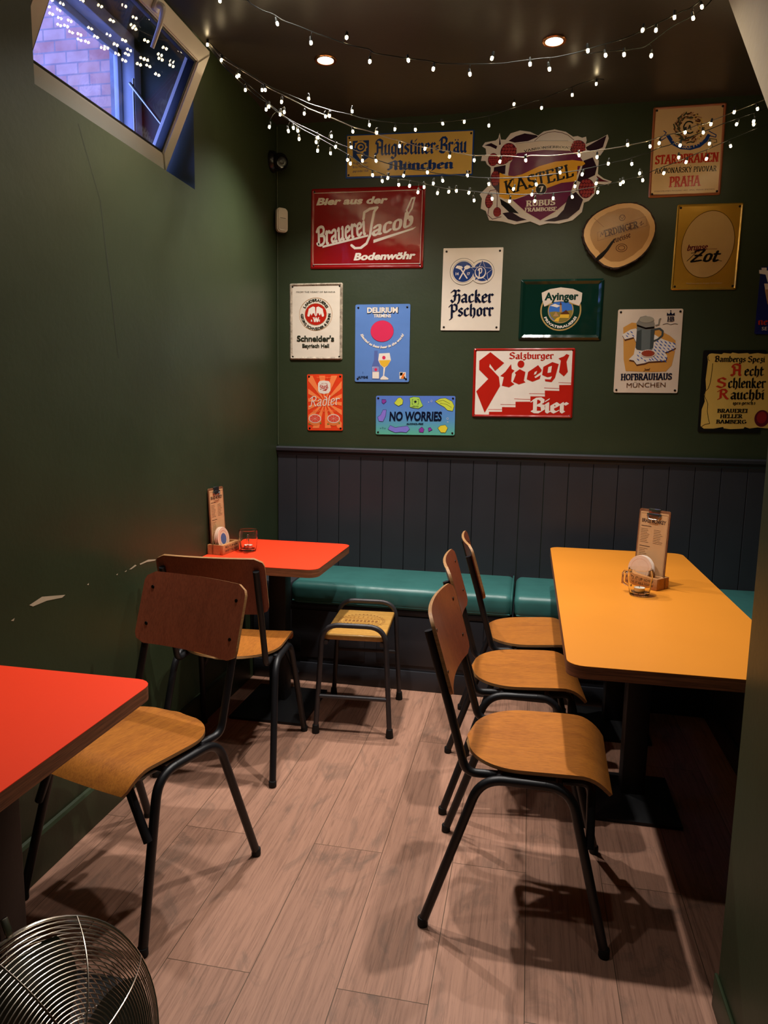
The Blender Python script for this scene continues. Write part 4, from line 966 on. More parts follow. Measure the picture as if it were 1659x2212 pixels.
["l","olv",2,7,0,[2005.0,2728.0,2015.0,2729.0,2022.0,2731.0]],
["l","olv",2,7,0,[2012.0,2727.0,2022.0,2727.0,2028.0,2729.0]],
["l","tan",2,7,0,[2018.0,2722.0,2028.0,2723.0,2034.0,2725.0]],
["l","brn",2,7,0,[2027.0,2728.0,2037.0,2727.0,2044.0,2729.0]],
["l","ylw",2,7,0,[2033.0,2726.0,2042.0,2720.0,2049.0,2718.0]],
["l","tan",2,7,0,[2039.0,2721.0,2048.0,2716.0,2055.0,2713.0]],
["l","brn",2,7,0,[2043.0,2713.0,2053.0,2710.0,2060.0,2709.0]],
["l","ylw",2,7,0,[2043.0,2707.0,2052.0,2701.0,2059.0,2698.0]],
["l","tan",2,7,0,[2047.0,2701.0,2056.0,2695.0,2063.0,2692.0]],
["l","brn",2,7,0,[2053.0,2698.0,2057.0,2689.0,2062.0,2682.0]],
["l","ylw",2,7,0,[2059.0,2692.0,2058.0,2683.0,2059.0,2675.0]],
["l","tan",2,7,0,[2076.0,2683.0,2078.0,2673.0,2080.0,2666.0]],
["l","brn",2,7,0,[2074.0,2674.0,2077.0,2664.0,2080.0,2657.0]],
["l","ylw",2,7,0,[2080.0,2663.0,2076.0,2655.0,2074.0,2648.0]],
["l","tan",2,7,0,[2073.0,2657.0,2071.0,2647.0,2070.0,2640.0]],
["l","brn",2,7,0,[2072.0,2647.0,2066.0,2640.0,2063.0,2634.0]],
["l","ylw",2,7,0,[2067.0,2640.0,2059.0,2635.0,2054.0,2631.0]],
["l","tan",2,7,0,[2057.0,2637.0,2052.0,2630.0,2049.0,2623.0]],
["l","brn",2,7,0,[2048.0,2634.0,2043.0,2626.0,2041.0,2620.0]],
["l","tan",2,7,0,[2043.0,2630.0,2034.0,2628.0,2027.0,2625.0]],
["l","olv",2,7,0,[2037.0,2620.0,2027.0,2622.0,2019.0,2621.0]],
["l","olv",2,7,0,[2027.0,2622.0,2017.0,2621.0,2010.0,2618.0]],
["l","brn",2,7,0,[2018.0,2630.0,2008.0,2629.0,2001.0,2628.0]],
["l","tan",2,7,0,[2008.0,2621.0,1998.0,2625.0,1991.0,2627.0]],
["l","olv",2,7,0,[2000.0,2630.0,1990.0,2633.0,1983.0,2633.0]],
["l","olv",2,7,0,[1993.0,2638.0,1983.0,2640.0,1976.0,2639.0]],
["l","brn",2,7,0,[1985.0,2639.0,1978.0,2647.0,1972.0,2652.0]],
["l","tan",2,7,0,[1977.0,2647.0,1967.0,2650.0,1960.0,2652.0]],
["l","olv",2,7,0,[1973.0,2655.0,1963.0,2660.0,1956.0,2661.0]],
["l","olv",2,7,0,[1966.0,2659.0,1962.0,2669.0,1958.0,2675.0]],
["l","brn",2,7,0,[1960.0,2668.0,1955.0,2677.0,1950.0,2683.0]],
["l","tan",2,7,0,[1959.0,2676.0,1957.0,2686.0,1954.0,2693.0]],
["l","olv",2,7,0,[1953.0,2686.0,1950.0,2696.0,1947.0,2703.0]],
["l","olv",2,7,0,[1964.0,2694.0,1959.0,2703.0,1954.0,2709.0]],
["l","brn",2,7,0,[1957.0,2702.0,1963.0,2710.0,1965.0,2716.0]],
["l","tan",2,7,0,[1957.0,2712.0,1962.0,2720.0,1965.0,2726.0]],
["l","olv",2,7,0,[1968.0,2715.0,1969.0,2725.0,1969.0,2732.0]],
["l","olv",2,7,0,[1964.0,2728.0,1972.0,2733.0,1977.0,2738.0]],
["l","brn",2,7,0,[1978.0,2727.0,1981.0,2737.0,1981.0,2744.0]],
["l","tan",2,7,0,[1980.0,2737.0,1986.0,2744.0,1989.0,2751.0]],
["l","olv",2,7,0,[1989.0,2739.0,1995.0,2746.0,1999.0,2752.0]],
["l","olv",2,7,0,[1995.0,2746.0,2005.0,2746.0,2012.0,2747.0]],
["l","brn",2,7,0,[2005.0,2743.0,2014.0,2746.0,2020.0,2750.0]],
["l","tan",2,7,0,[2015.0,2741.0,2023.0,2745.0,2029.0,2749.0]],
["l","tan",2,7,0,[2022.0,2739.0,2032.0,2738.0,2039.0,2739.0]],
["l","brn",2,7,0,[2032.0,2738.0,2042.0,2739.0,2049.0,2741.0]],
["l","ylw",2,7,0,[2042.0,2739.0,2050.0,2733.0,2056.0,2729.0]],
["l","tan",2,7,0,[2049.0,2731.0,2059.0,2727.0,2066.0,2725.0]],
["l","brn",2,7,0,[2051.0,2720.0,2060.0,2715.0,2067.0,2713.0]],
["l","ylw",2,7,0,[2066.0,2720.0,2069.0,2710.0,2073.0,2703.0]],
["l","tan",2,7,0,[2067.0,2709.0,2073.0,2701.0,2078.0,2695.0]],
["l","brn",2,7,0,[2070.0,2701.0,2072.0,2691.0,2074.0,2684.0]],
["l","ylw",2,7,0,[2073.0,2690.0,2080.0,2682.0,2086.0,2677.0]],
["l","dgr",2,7,0,[2033.0,2665.0,2026.0,2661.0,2018.0,2660.0,2010.0,2663.0,2002.0,2667.0,1996.0,2675.0,1993.0,2683.0,1992.0,2692.0,1995.0,2700.0,2000.0,2707.0,2006.0,2711.0,2014.0,2712.0,2023.0,2710.0,2030.0,2705.0]],
["t","dgr",4,"romb","A",2007.0,2676.0,2028.0,2676.0,20.0],
["p","navy",3,[1916.0,2654.0,1933.0,2658.0,1953.0,2627.0,1988.0,2609.0,2021.0,2604.0,2058.0,2610.0,2087.0,2632.0,2099.0,2654.0,2112.0,2648.0,2101.0,2621.0,2070.0,2596.0,2029.0,2586.0,1985.0,2592.0,1944.0,2614.0]],
["l","navy",2,4,0,[1916.0,2647.0,1898.0,2636.0,1889.0,2644.0,1910.0,2659.0,1917.0,2668.0,1905.0,2677.0]],
["l","navy",2,4,0,[2111.0,2644.0,2135.0,2637.0,2136.0,2647.0,2112.0,2660.0,2104.0,2666.0]],
["l","olv",2,3,0,[2114.0,2632.0,2139.0,2627.0,2142.0,2615.0,2127.0,2612.0]],
["a","crm2",4,"rom","PRAŽSKÉ PIVO",2016.0,2680.0,86.0,213,322,13.0],
["t","red2",4,"romb","STAROPRAMEN",1875.0,2530.0,2156.0,2530.0,40.0],
["t","blk",4,"rom","AKCIONÁŘSKÝ PIVOVAR",1876.0,2489.0,2150.0,2489.0,23.0],
["t","red2",4,"romb","PRAHA",1944.0,2426.0,2086.0,2427.0,45.0],
["t","brn",4,"sans","STAROPRAMEN PIVOVARY AKC. SPOL. PRAHA SMICHOV",1881.0,2406.0,2149.0,2406.0,6.0]]},"erdinger":{"c":[1727.5,2203.2],"s":[344.1,310.1],"r":-1.58,"a":[["p","sap",1,[1682.0,2341.0,1713.0,2351.0,1744.0,2354.0,1775.0,2354.0,1802.0,2349.0,1828.0,2338.0,1850.0,2322.0,1866.0,2306.0,1873.0,2291.0,1885.0,2271.0,1891.0,2248.0,1892.0,2224.0,1888.0,2202.0,1880.0,2178.0,1870.0,2156.0,1855.0,2134.0,1838.0,2115.0,1813.0,2095.0,1787.0,2081.0,1762.0,2070.0,1736.0,2062.0,1712.0,2061.0,1693.0,2066.0,1671.0,2074.0,1654.0,2087.0,1635.0,2102.0,1620.0,2120.0,1601.0,2140.0,1586.0,2163.0,1574.0,2186.0,1567.0,2213.0,1568.0,2239.0,1576.0,2261.0,1589.0,2283.0,1605.0,2300.0,1623.0,2314.0,1641.0,2324.0,1661.0,2333.0]],
["p","hrt",2,[1691.0,2319.0,1720.0,2330.0,1743.0,2332.0,1771.0,2334.0,1794.0,2328.0,1816.0,2320.0,1836.0,2303.0,1845.0,2289.0,1853.0,2278.0,1860.0,2265.0,1869.0,2244.0,1868.0,2225.0,1867.0,2205.0,1860.0,2186.0,1850.0,2168.0,1839.0,2148.0,1820.0,2134.0,1802.0,2117.0,1779.0,2104.0,1759.0,2093.0,1738.0,2088.0,1718.0,2089.0,1700.0,2089.0,1681.0,2099.0,1668.0,2109.0,1650.0,2123.0,1641.0,2138.0,1625.0,2151.0,1612.0,2171.0,1601.0,2194.0,1596.0,2214.0,1597.0,2238.0,1602.0,2252.0,1613.0,2273.0,1630.0,2288.0,1641.0,2297.0,1658.0,2306.0,1672.0,2315.0]],
["t","dbr",4,"romb","ERDINGER",1665.0,2202.0,1820.0,2243.0,31.0],
["t","dbr",4,"goth","Urweisse",1707.0,2174.0,1786.0,2200.0,26.0],
["l","dbr",3,1,1,[1634.0,2186.0,1630.0,2225.0,1846.0,2291.0,1856.0,2250.0]],
["l","dbr",3,1.2,0,[1611.0,2290.0,1658.0,2249.0]],
["r","dbr",3,1740.0,2289.0,13.0,13.0,2.5],
["l","dbr",3,2,0,[1730.0,2295.0,1740.0,2283.0,1749.0,2297.0]],
["r","dbr",3,1745.0,2151.0,25.0,18.0,2.5],
["r","dbr",3,1745.0,2151.0,15.0,10.0,2.5],
["l","dbr",3,3,0,[1646.0,2205.0,1647.0,2226.0,1655.0,2212.0,1657.0,2228.0]],
["l","dbr",3,2.5,0,[1821.0,2259.0,1830.0,2270.0,1826.0,2251.0,1839.0,2261.0]],
["p","blk",5,[1620.0,2093.0,1636.0,2115.0,1673.0,2148.0,1696.0,2181.0,1717.0,2199.0,1708.0,2179.0,1685.0,2141.0,1659.0,2108.0,1638.0,2093.0]]],"o":[1679.0,2343.0,1688.0,2349.0,1699.0,2352.0,1710.0,2354.0,1721.0,2355.0,1732.0,2357.0,1742.0,2359.0,1753.0,2358.0,1764.0,2357.0,1775.0,2358.0,1784.0,2356.0,1794.0,2358.0,1804.0,2357.0,1810.0,2348.0,1822.0,2348.0,1831.0,2343.0,1840.0,2339.0,1846.0,2332.0,1853.0,2326.0,1859.0,2321.0,1863.0,2314.0,1870.0,2310.0,1873.0,2305.0,1874.0,2299.0,1879.0,2295.0,1883.0,2288.0,1888.0,2281.0,1888.0,2272.0,1892.0,2265.0,1897.0,2257.0,1897.0,2249.0,1898.0,2241.0,1899.0,2233.0,1895.0,2224.0,1894.0,2216.0,1896.0,2209.0,1895.0,2201.0,1892.0,2192.0,1886.0,2184.0,1884.0,2175.0,1882.0,2168.0,1878.0,2160.0,1874.0,2153.0,1869.0,2145.0,1866.0,2136.0,1857.0,2130.0,1853.0,2122.0,1847.0,2115.0,1842.0,2108.0,1830.0,2105.0,1823.0,2095.0,1815.0,2089.0,1805.0,2085.0,1795.0,2082.0,1787.0,2077.0,1778.0,2072.0,1770.0,2065.0,1760.0,2064.0,1751.0,2062.0,1743.0,2058.0,1734.0,2054.0,1725.0,2053.0,1717.0,2052.0,1709.0,2055.0,1702.0,2053.0,1696.0,2060.0,1689.0,2059.0,1682.0,2063.0,1674.0,2065.0,1666.0,2068.0,1660.0,2072.0,1655.0,2077.0,1650.0,2082.0,1643.0,2087.0,1636.0,2092.0,1627.0,2095.0,1624.0,2103.0,1618.0,2108.0,1613.0,2115.0,1607.0,2122.0,1598.0,2128.0,1592.0,2136.0,1589.0,2144.0,1580.0,2151.0,1579.0,2161.0,1575.0,2169.0,1568.0,2176.0,1565.0,2184.0,1564.0,2193.0,1562.0,2203.0,1557.0,2212.0,1559.0,2221.0,1561.0,2230.0,1558.0,2239.0,1560.0,2247.0,1567.0,2254.0,1567.0,2262.0,1574.0,2269.0,1574.0,2279.0,1579.0,2286.0,1587.0,2291.0,1594.0,2296.0,1595.0,2305.0,1603.0,2308.0,1611.0,2311.0,1617.0,2316.0,1621.0,2322.0,1628.0,2324.0,1635.0,2327.0,1641.0,2331.0,1649.0,2334.0,1655.0,2339.0,1663.0,2340.0,1669.0,2345.0]},"zot":{"c":[2133.2,2150.0],"s":[290.5,390.0],"r":-0.39,"a":[["c","dgd",1,2137.0,2162.0,117.0,154.0,-9],
["c","ivo",2,2137.0,2162.0,114.0,151.0,-9],
["t","mrn",4,"script","brugse",2047.0,2136.0,2139.0,2140.0,25.0],
["l","mrn",3,2,0,[2086.0,2140.0,2179.0,2141.0]],
["t","blk",4,"script","Zot",2064.0,2086.0,2199.0,2085.0,50.0],
["l","blk",4,2.5,0,[2050.0,2088.0,2087.0,2126.0,2066.0,2124.0]],
["l","blk",4,2,0,[2090.0,2091.0,2127.0,2087.0,2164.0,2095.0,2204.0,2085.0]],
["t","ivo",4,"sansi","Proef nu ook de Brugse Zot Dubbel",2053.0,1982.0,2214.0,1982.0,7.0]]},"schneider":{"c":[217.2,1819.2],"s":[290.5,395.5],"r":0.1,"a":[["l","rust",1,2.5,1,[84.0,2006.0,352.0,2004.0,349.0,1635.0,83.0,1634.0]],
["t","dgr",4,"sans","FROM THE HEART OF BAVARIA",109.0,1969.0,322.0,1967.0,8.0],
["r","tan",2,216.0,1858.0,90.0,84.0,2.2],
["r","tan",2,216.0,1858.0,60.0,56.0,1.2],
["c","red",2,216.0,1857.0,59.0,55.0,0],
["a","dgr",4,"sansb","LANDBRAUEREI",216.0,1858.0,65.0,152,28,14.0],
["a","dgr",4,"sansb","GEORG SCHNEIDER & SOHN",216.0,1858.0,82.0,178,362,14.0],
["p","wht",3,[201.0,1898.0,212.0,1894.0,216.0,1845.0,204.0,1863.0,193.0,1851.0,187.0,1863.0,181.0,1846.0,174.0,1846.0,170.0,1851.0,178.0,1886.0]],
["p","wht",3,[231.0,1898.0,220.0,1894.0,217.0,1845.0,228.0,1862.0,239.0,1851.0,245.0,1862.0,251.0,1845.0,258.0,1845.0,262.0,1851.0,254.0,1885.0]],
["t","red",5,"sansb","G",197.0,1848.0,209.0,1848.0,15.0],
["t","red",5,"sansb","S",223.0,1848.0,234.0,1848.0,15.0],
["t","wht",4,"romb","W",198.0,1818.0,235.0,1818.0,23.0],
["t","wht",4,"sansb","&",189.0,1820.0,198.0,1820.0,11.0],
["t","wht",4,"sansb","E",233.0,1820.0,240.0,1820.0,10.0],
["t","dgr",4,"sansb","Schneider's",112.0,1718.0,318.0,1717.0,30.0],
["t","dgr",4,"sansb","Bayrisch Hell",142.0,1685.0,291.0,1685.0,20.0]]},"delirium":{"c":[577.5,1707.0],"s":[291.0,397.0],"r":0.2,"a":[["t","nvy2",3,"sansb","DELIRIUM",494.0,1860.0,660.0,1860.0,31.0],
["t","wht",4,"sansb","DELIRIUM",495.0,1863.0,657.0,1863.0,27.0],
["t","wht",4,"sansb","TREMENS",530.0,1840.0,622.0,1839.0,16.0],
["c","pnk",2,576.0,1769.0,61.0,54.0,0],
["r","mrn",2,576.0,1769.0,61.0,54.0,1.2],
["a","wht",4,"sansi","Elected as best beer in the world",577.0,1814.0,132.0,208,332,13.0],
["p","btl",2,[536.0,1670.0,554.0,1670.0,556.0,1621.0,566.0,1598.0,567.0,1523.0,526.0,1523.0,525.0,1592.0,535.0,1621.0]],
["p","wht",3,[527.0,1586.0,563.0,1587.0,564.0,1526.0,528.0,1526.0]],
["p","lbl",4,[528.0,1584.0,563.0,1587.0,564.0,1561.0,528.0,1560.0]],
["c","pnk",5,546.0,1572.0,8.0,8.0,0],
["p","wht",2,[562.0,1655.0,618.0,1658.0,626.0,1621.0,610.0,1594.0,596.0,1581.0,591.0,1541.0,615.0,1527.0,612.0,1521.0,573.0,1520.0,570.0,1526.0,585.0,1541.0,587.0,1581.0,569.0,1598.0,558.0,1621.0]],
["p","ylw3",3,[562.0,1620.0,624.0,1622.0,610.0,1595.0,590.0,1584.0,572.0,1597.0]],
["c","pnk",4,588.0,1634.0,9.0,9.0,0],
["t","nvy2",4,"sansb","HUYGHE",450.0,1526.0,504.0,1527.0,12.0],
["l","nvy2",2,1.5,0,[476.0,1560.0,476.0,1551.0]],
["p","wht",2,[672.0,1560.0,706.0,1560.0,706.0,1526.0,673.0,1525.0]],
["p","blk",3,[675.0,1557.0,691.0,1558.0,687.0,1544.0,675.0,1541.0]],
["p","org",3,[680.0,1527.0,690.0,1550.0,703.0,1558.0,697.0,1539.0,705.0,1527.0]],
["p","blk",4,[695.0,1527.0,699.0,1542.0,705.0,1527.0]]]},"radler":{"c":[268.8,1397.0],"s":[196.5,299.0],"r":0.87,"a":[["p","org2",1,[269.0,1400.0,362.0,1401.0,362.0,1391.0,362.0,1381.0]],
["p","org2",1,[269.0,1400.0,362.0,1359.0,363.0,1346.0,363.0,1331.0]],
["p","org2",1,[269.0,1400.0,363.0,1290.0,362.0,1262.0,341.0,1262.0]],
["p","org2",1,[269.0,1400.0,304.0,1261.0,287.0,1261.0,270.0,1260.0]],
["p","org2",1,[269.0,1400.0,237.0,1260.0,219.0,1259.0,199.0,1259.0]],
["p","org2",1,[269.0,1400.0,176.0,1286.0,176.0,1309.0,176.0,1327.0]],
["p","org2",1,[269.0,1400.0,176.0,1356.0,176.0,1367.0,176.0,1378.0]],
["p","org2",1,[269.0,1400.0,176.0,1399.0,176.0,1409.0,176.0,1419.0]],
["p","org2",1,[269.0,1400.0,176.0,1441.0,176.0,1454.0,176.0,1469.0]],
["p","org2",1,[269.0,1400.0,176.0,1510.0,177.0,1537.0,199.0,1538.0]],
["p","org2",1,[269.0,1400.0,235.0,1538.0,252.0,1538.0,269.0,1538.0]],
["p","org2",1,[269.0,1400.0,302.0,1538.0,319.0,1539.0,338.0,1539.0]],
["p","org2",1,[269.0,1400.0,361.0,1512.0,361.0,1489.0,361.0,1472.0]],
["p","org2",1,[269.0,1400.0,362.0,1444.0,362.0,1432.0,362.0,1421.0]],
["t","org2",4,"sans","THE ORIGINAL",222.0,1524.0,306.0,1525.0,7.0],
["p","wht",2,[239.0,1510.0,264.0,1513.0,290.0,1510.0,299.0,1497.0,299.0,1459.0,289.0,1447.0,264.0,1442.0,239.0,1447.0,231.0,1458.0,230.0,1497.0]],
["t","red",4,"goth","Stiegl",242.0,1465.0,288.0,1474.0,23.0],
["p","red",3,[254.0,1460.0,277.0,1469.0,277.0,1459.0]],
["t","red",4,"sans","SEIT 1492",249.0,1494.0,280.0,1496.0,5.0],
["t","wht",4,"scriptt","Radler",181.0,1374.0,353.0,1388.0,50.0],
["t","org2",4,"sans","GRAPEFRUIT",202.0,1346.0,332.0,1348.0,11.0],
["c","org3",2,214.0,1300.0,36.0,28.0,0],
["c","crm",3,214.0,1310.0,35.0,24.0,0],
["c","gfr",4,214.0,1310.0,30.0,20.0,0],
["l","crm",5,0.7,0,[214.0,1310.0,242.0,1310.0]],
["l","crm",5,0.7,0,[214.0,1310.0,234.0,1297.0]],
["l","crm",5,0.7,0,[214.0,1310.0,214.0,1291.0]],
["l","crm",5,0.7,0,[214.0,1310.0,193.0,1296.0]],
["l","crm",5,0.7,0,[214.0,1310.0,185.0,1309.0]],
["l","crm",5,0.7,0,[214.0,1310.0,193.0,1323.0]],
["l","crm",5,0.7,0,[214.0,1310.0,214.0,1328.0]],
["l","crm",5,0.7,0,[214.0,1310.0,234.0,1323.0]],
["p","lef",3,[192.0,1281.0,179.0,1276.0,176.0,1285.0]],
["p","lef",3,[239.0,1286.0,250.0,1281.0,248.0,1293.0]],
["c","org3",2,318.0,1302.0,36.0,28.0,0],
["c","crm",3,318.0,1312.0,35.0,24.0,0],
["c","gfr",4,318.0,1312.0,30.0,19.0,0],
["l","crm",5,0.7,0,[318.0,1312.0,347.0,1312.0]],
["l","crm",5,0.7,0,[318.0,1312.0,339.0,1299.0]],
["l","crm",5,0.7,0,[318.0,1312.0,318.0,1293.0]],
["l","crm",5,0.7,0,[318.0,1312.0,298.0,1298.0]],
["l","crm",5,0.7,0,[318.0,1312.0,290.0,1311.0]],
["l","crm",5,0.7,0,[318.0,1312.0,298.0,1324.0]],
["l","crm",5,0.7,0,[318.0,1312.0,318.0,1330.0]],
["l","crm",5,0.7,0,[318.0,1312.0,338.0,1325.0]],
["p","lef",3,[297.0,1283.0,284.0,1278.0,281.0,1287.0]],
["p","lef",3,[343.0,1289.0,354.0,1283.0,353.0,1295.0]]]},"worries":{"c":[759.8,1337.0],"s":[419.5,203.0],"r":0.55,"a":[["p","prp",2,[581.0,1418.0,602.0,1417.0,605.0,1407.0,590.0,1394.0,581.0,1402.0]],
["l","nvy2",3,1.2,1,[581.0,1418.0,602.0,1417.0,605.0,1407.0,590.0,1394.0,581.0,1402.0]],
["p","lim",2,[647.0,1400.0,667.0,1426.0,682.0,1429.0,695.0,1415.0,692.0,1395.0,671.0,1384.0,653.0,1394.0]],
["l","nvy2",3,1.2,1,[647.0,1400.0,667.0,1426.0,682.0,1429.0,695.0,1415.0,692.0,1395.0,671.0,1384.0,653.0,1394.0]],
["p","lim2",2,[729.0,1427.0,750.0,1434.0,780.0,1431.0,792.0,1405.0,801.0,1388.0,778.0,1373.0,751.0,1375.0,731.0,1381.0,733.0,1404.0]],
["l","nvy2",3,1.2,1,[729.0,1427.0,750.0,1434.0,780.0,1431.0,792.0,1405.0,801.0,1388.0,778.0,1373.0,751.0,1375.0,731.0,1381.0,733.0,1404.0]],
["p","lim",2,[864.0,1412.0,888.0,1426.0,917.0,1430.0,952.0,1413.0,964.0,1390.0,957.0,1363.0,930.0,1367.0,912.0,1384.0,883.0,1398.0]],
["l","nvy2",3,1.2,1,[864.0,1412.0,888.0,1426.0,917.0,1430.0,952.0,1413.0,964.0,1390.0,957.0,1363.0,930.0,1367.0,912.0,1384.0,883.0,1398.0]],
["p","lav",2,[588.0,1364.0,606.0,1364.0,603.0,1332.0,589.0,1302.0,567.0,1303.0,559.0,1325.0,576.0,1337.0]],
["l","nvy2",3,1.2,1,[588.0,1364.0,606.0,1364.0,603.0,1332.0,589.0,1302.0,567.0,1303.0,559.0,1325.0,576.0,1337.0]],
["p","lav2",2,[616.0,1262.0,628.0,1283.0,655.0,1272.0,691.0,1278.0,721.0,1282.0,733.0,1265.0,716.0,1247.0,686.0,1249.0,656.0,1245.0,632.0,1254.0]],
["l","nvy2",3,1.2,1,[616.0,1262.0,628.0,1283.0,655.0,1272.0,691.0,1278.0,721.0,1282.0,733.0,1265.0,716.0,1247.0,686.0,1249.0,656.0,1245.0,632.0,1254.0]],
["p","prp",2,[782.0,1266.0,798.0,1278.0,810.0,1266.0,805.0,1249.0,784.0,1251.0]],
["l","nvy2",3,1.2,1,[782.0,1266.0,798.0,1278.0,810.0,1266.0,805.0,1249.0,784.0,1251.0]],
["p","prp",2,[831.0,1273.0,842.0,1277.0,853.0,1264.0,834.0,1254.0]],
["l","nvy2",3,1.2,1,[831.0,1273.0,842.0,1277.0,853.0,1264.0,834.0,1254.0]],
["p","ylw4",2,[882.0,1274.0,895.0,1287.0,921.0,1291.0,934.0,1275.0,922.0,1251.0,899.0,1251.0]],
["l","nvy2",3,1.2,1,[882.0,1274.0,895.0,1287.0,921.0,1291.0,934.0,1275.0,922.0,1251.0,899.0,1251.0]],
["l","nvy2",4,1,0,[877.0,1412.0,906.0,1418.0,941.0,1401.0]],
["l","nvy2",4,1,0,[889.0,1403.0,924.0,1398.0,950.0,1382.0]],
["l","nvy2",4,1.6,0,[749.0,1420.0,743.0,1420.0,743.0,1395.0,749.0,1396.0]],
["l","nvy2",4,1.6,0,[771.0,1421.0,777.0,1421.0,777.0,1396.0,772.0,1396.0]],
["p","nvy2",4,[760.0,1418.0,762.0,1412.0,770.0,1412.0,764.0,1407.0,766.0,1401.0,760.0,1404.0,754.0,1400.0,756.0,1407.0,750.0,1411.0,758.0,1412.0]],
["t","nvy2",5,"sans","LERVIG",742.0,1380.0,777.0,1380.0,8.0],
["t","nvy2",4,"sansh","NO WORRIES",623.0,1308.0,902.0,1313.0,47.0],
["t","nvy2",4,"sansi","ALCOHOL-FREE",714.0,1288.0,806.0,1290.0,9.0],
["r","wht",2,845.0,1413.0,4.0,5.0,1],
["r","wht",2,830.0,1407.0,2.0,2.0,1],
["r","wht",2,932.0,1324.0,5.0,5.0,1],
["r","wht",2,933.0,1307.0,3.0,2.0,1],
["r","nvy2",2,588.0,1268.0,4.0,4.0,1],
["r","nvy2",2,576.0,1266.0,2.0,2.0,1],
["r","nvy2",2,600.0,1266.0,3.0,3.0,1]]},"hacker":{"c":[1033.5,1972.8],"s":[299.0,403.5],"r":-0.48,"a":[["r","blk",1,989.0,2060.0,67.0,65.0,1.2],
["r","blk",1,1083.0,2058.0,61.0,59.0,1.2],
["c","crm3",2,989.0,2060.0,65.0,63.0,0],
["c","crm3",2,1083.0,2058.0,59.0,57.0,0],
["r","blk",3,989.0,2060.0,56.0,54.0,1],
["c","navy",4,989.0,2060.0,51.0,50.0,0],
["c","navy",3,1087.0,2059.0,48.0,47.0,0],
["p","wht",4,[1083.0,2116.0,1099.0,2079.0,1139.0,2073.0,1109.0,2049.0,1117.0,2010.0,1082.0,2032.0,1047.0,2015.0,1056.0,2053.0,1026.0,2081.0,1067.0,2082.0]],
["p","navy",5,[1083.0,2113.0,1098.0,2078.0,1136.0,2072.0,1107.0,2050.0,1115.0,2013.0,1082.0,2034.0,1049.0,2017.0,1058.0,2053.0,1029.0,2079.0,1068.0,2080.0]],
["c","wht",5,1075.0,2054.0,28.0,30.0,0],
["c","navy",6,1075.0,2057.0,24.0,25.0,0],
["t","wht",7,"script","P",1061.0,2035.0,1089.0,2040.0,36.0],
["l","wht",5,7,0,[971.0,2025.0,1007.0,2089.0]],
["l","wht",5,7,0,[1009.0,2028.0,967.0,2087.0]],
["p","wht",5,[949.0,2079.0,957.0,2090.0,981.0,2087.0,987.0,2079.0,973.0,2070.0,963.0,2075.0]],
["p","wht",5,[1026.0,2080.0,1017.0,2090.0,997.0,2087.0,992.0,2079.0,1005.0,2070.0,1014.0,2074.0]],
["t","wht",5,"sansb","14",951.0,2044.0,966.0,2044.0,13.0],
["t","wht",5,"sansb","17",1009.0,2043.0,1023.0,2043.0,13.0],
["t","nvy2",4,"goth","Hacker",926.0,1911.0,1147.0,1909.0,59.0],
["t","nvy2",4,"goth","Pschorr",919.0,1843.0,1150.0,1844.0,57.0]]},"ayinger":{"c":[1477.2,1869.8],"s":[399.5,292.5],"r":-0.22,"a":[["c","gld",1,1477.0,1866.0,99.0,99.0,0],
["c","grn2",2,1477.0,1866.0,92.0,92.0,0],
["c","gld",3,1477.0,1866.0,62.0,62.0,0],
["c","sky",4,1477.0,1866.0,57.0,57.0,0],
["p","gldn",5,[1423.0,1858.0,1450.0,1861.0,1478.0,1857.0,1531.0,1868.0,1534.0,1860.0,1530.0,1838.0,1508.0,1815.0,1480.0,1809.0,1452.0,1817.0,1431.0,1836.0]],
["p","ylw3",6,[1447.0,1815.0,1461.0,1830.0,1479.0,1837.0,1472.0,1825.0,1470.0,1810.0,1457.0,1813.0]],
["p","tan",6,[1441.0,1837.0,1455.0,1860.0,1470.0,1837.0]],
["p","ylw3",6,[1474.0,1830.0,1476.0,1848.0,1503.0,1866.0,1519.0,1848.0,1518.0,1829.0]],
["p","brn",7,[1473.0,1847.0,1503.0,1868.0,1522.0,1847.0]],
["p","tan",7,[1472.0,1894.0,1480.0,1894.0,1484.0,1857.0,1472.0,1857.0]],
["p","brn",8,[1470.0,1892.0,1475.0,1909.0,1482.0,1892.0]],
["p","wht",5,[1425.0,1889.0,1448.0,1898.0,1474.0,1888.0,1459.0,1880.0]],
["a","wht",4,"sansb","PRIVATBRAUEREI",1477.0,1866.0,86.0,203,337,12.0],
["p","crm",9,[1381.0,1951.0,1419.0,1968.0,1472.0,1976.0,1531.0,1968.0,1576.0,1948.0,1574.0,1908.0,1564.0,1887.0,1519.0,1905.0,1475.0,1909.0,1435.0,1905.0,1397.0,1885.0,1386.0,1915.0]],
["p","gld",8,[1397.0,1884.0,1393.0,1896.0,1435.0,1907.0,1438.0,1898.0]],
["p","gld",8,[1564.0,1886.0,1567.0,1897.0,1518.0,1909.0,1515.0,1899.0]],
["t","grn2",10,"sansb","Ayinger",1396.0,1916.0,1559.0,1917.0,36.0]]},"stiegl":{"c":[1307.8,1509.5],"s":[501.5,346.0],"r":0.34,"a":[["p","wht",1,[1070.0,1677.0,1546.0,1678.0,1550.0,1674.0,1550.0,1508.0,1557.0,1356.0,1070.0,1346.0,1065.0,1351.0,1066.0,1673.0]],
["p","red",2,[1144.0,1346.0,1144.0,1363.0,1210.0,1364.0,1209.0,1388.0,1277.0,1388.0,1276.0,1416.0,1350.0,1417.0,1349.0,1444.0,1421.0,1444.0,1419.0,1474.0,1490.0,1473.0,1488.0,1502.0,1550.0,1503.0,1554.0,1353.0]],
["l","red",2,2.6,0,[1140.0,1375.0,1209.0,1375.0]],
["l","red",2,2.6,0,[1202.0,1401.0,1275.0,1401.0]],
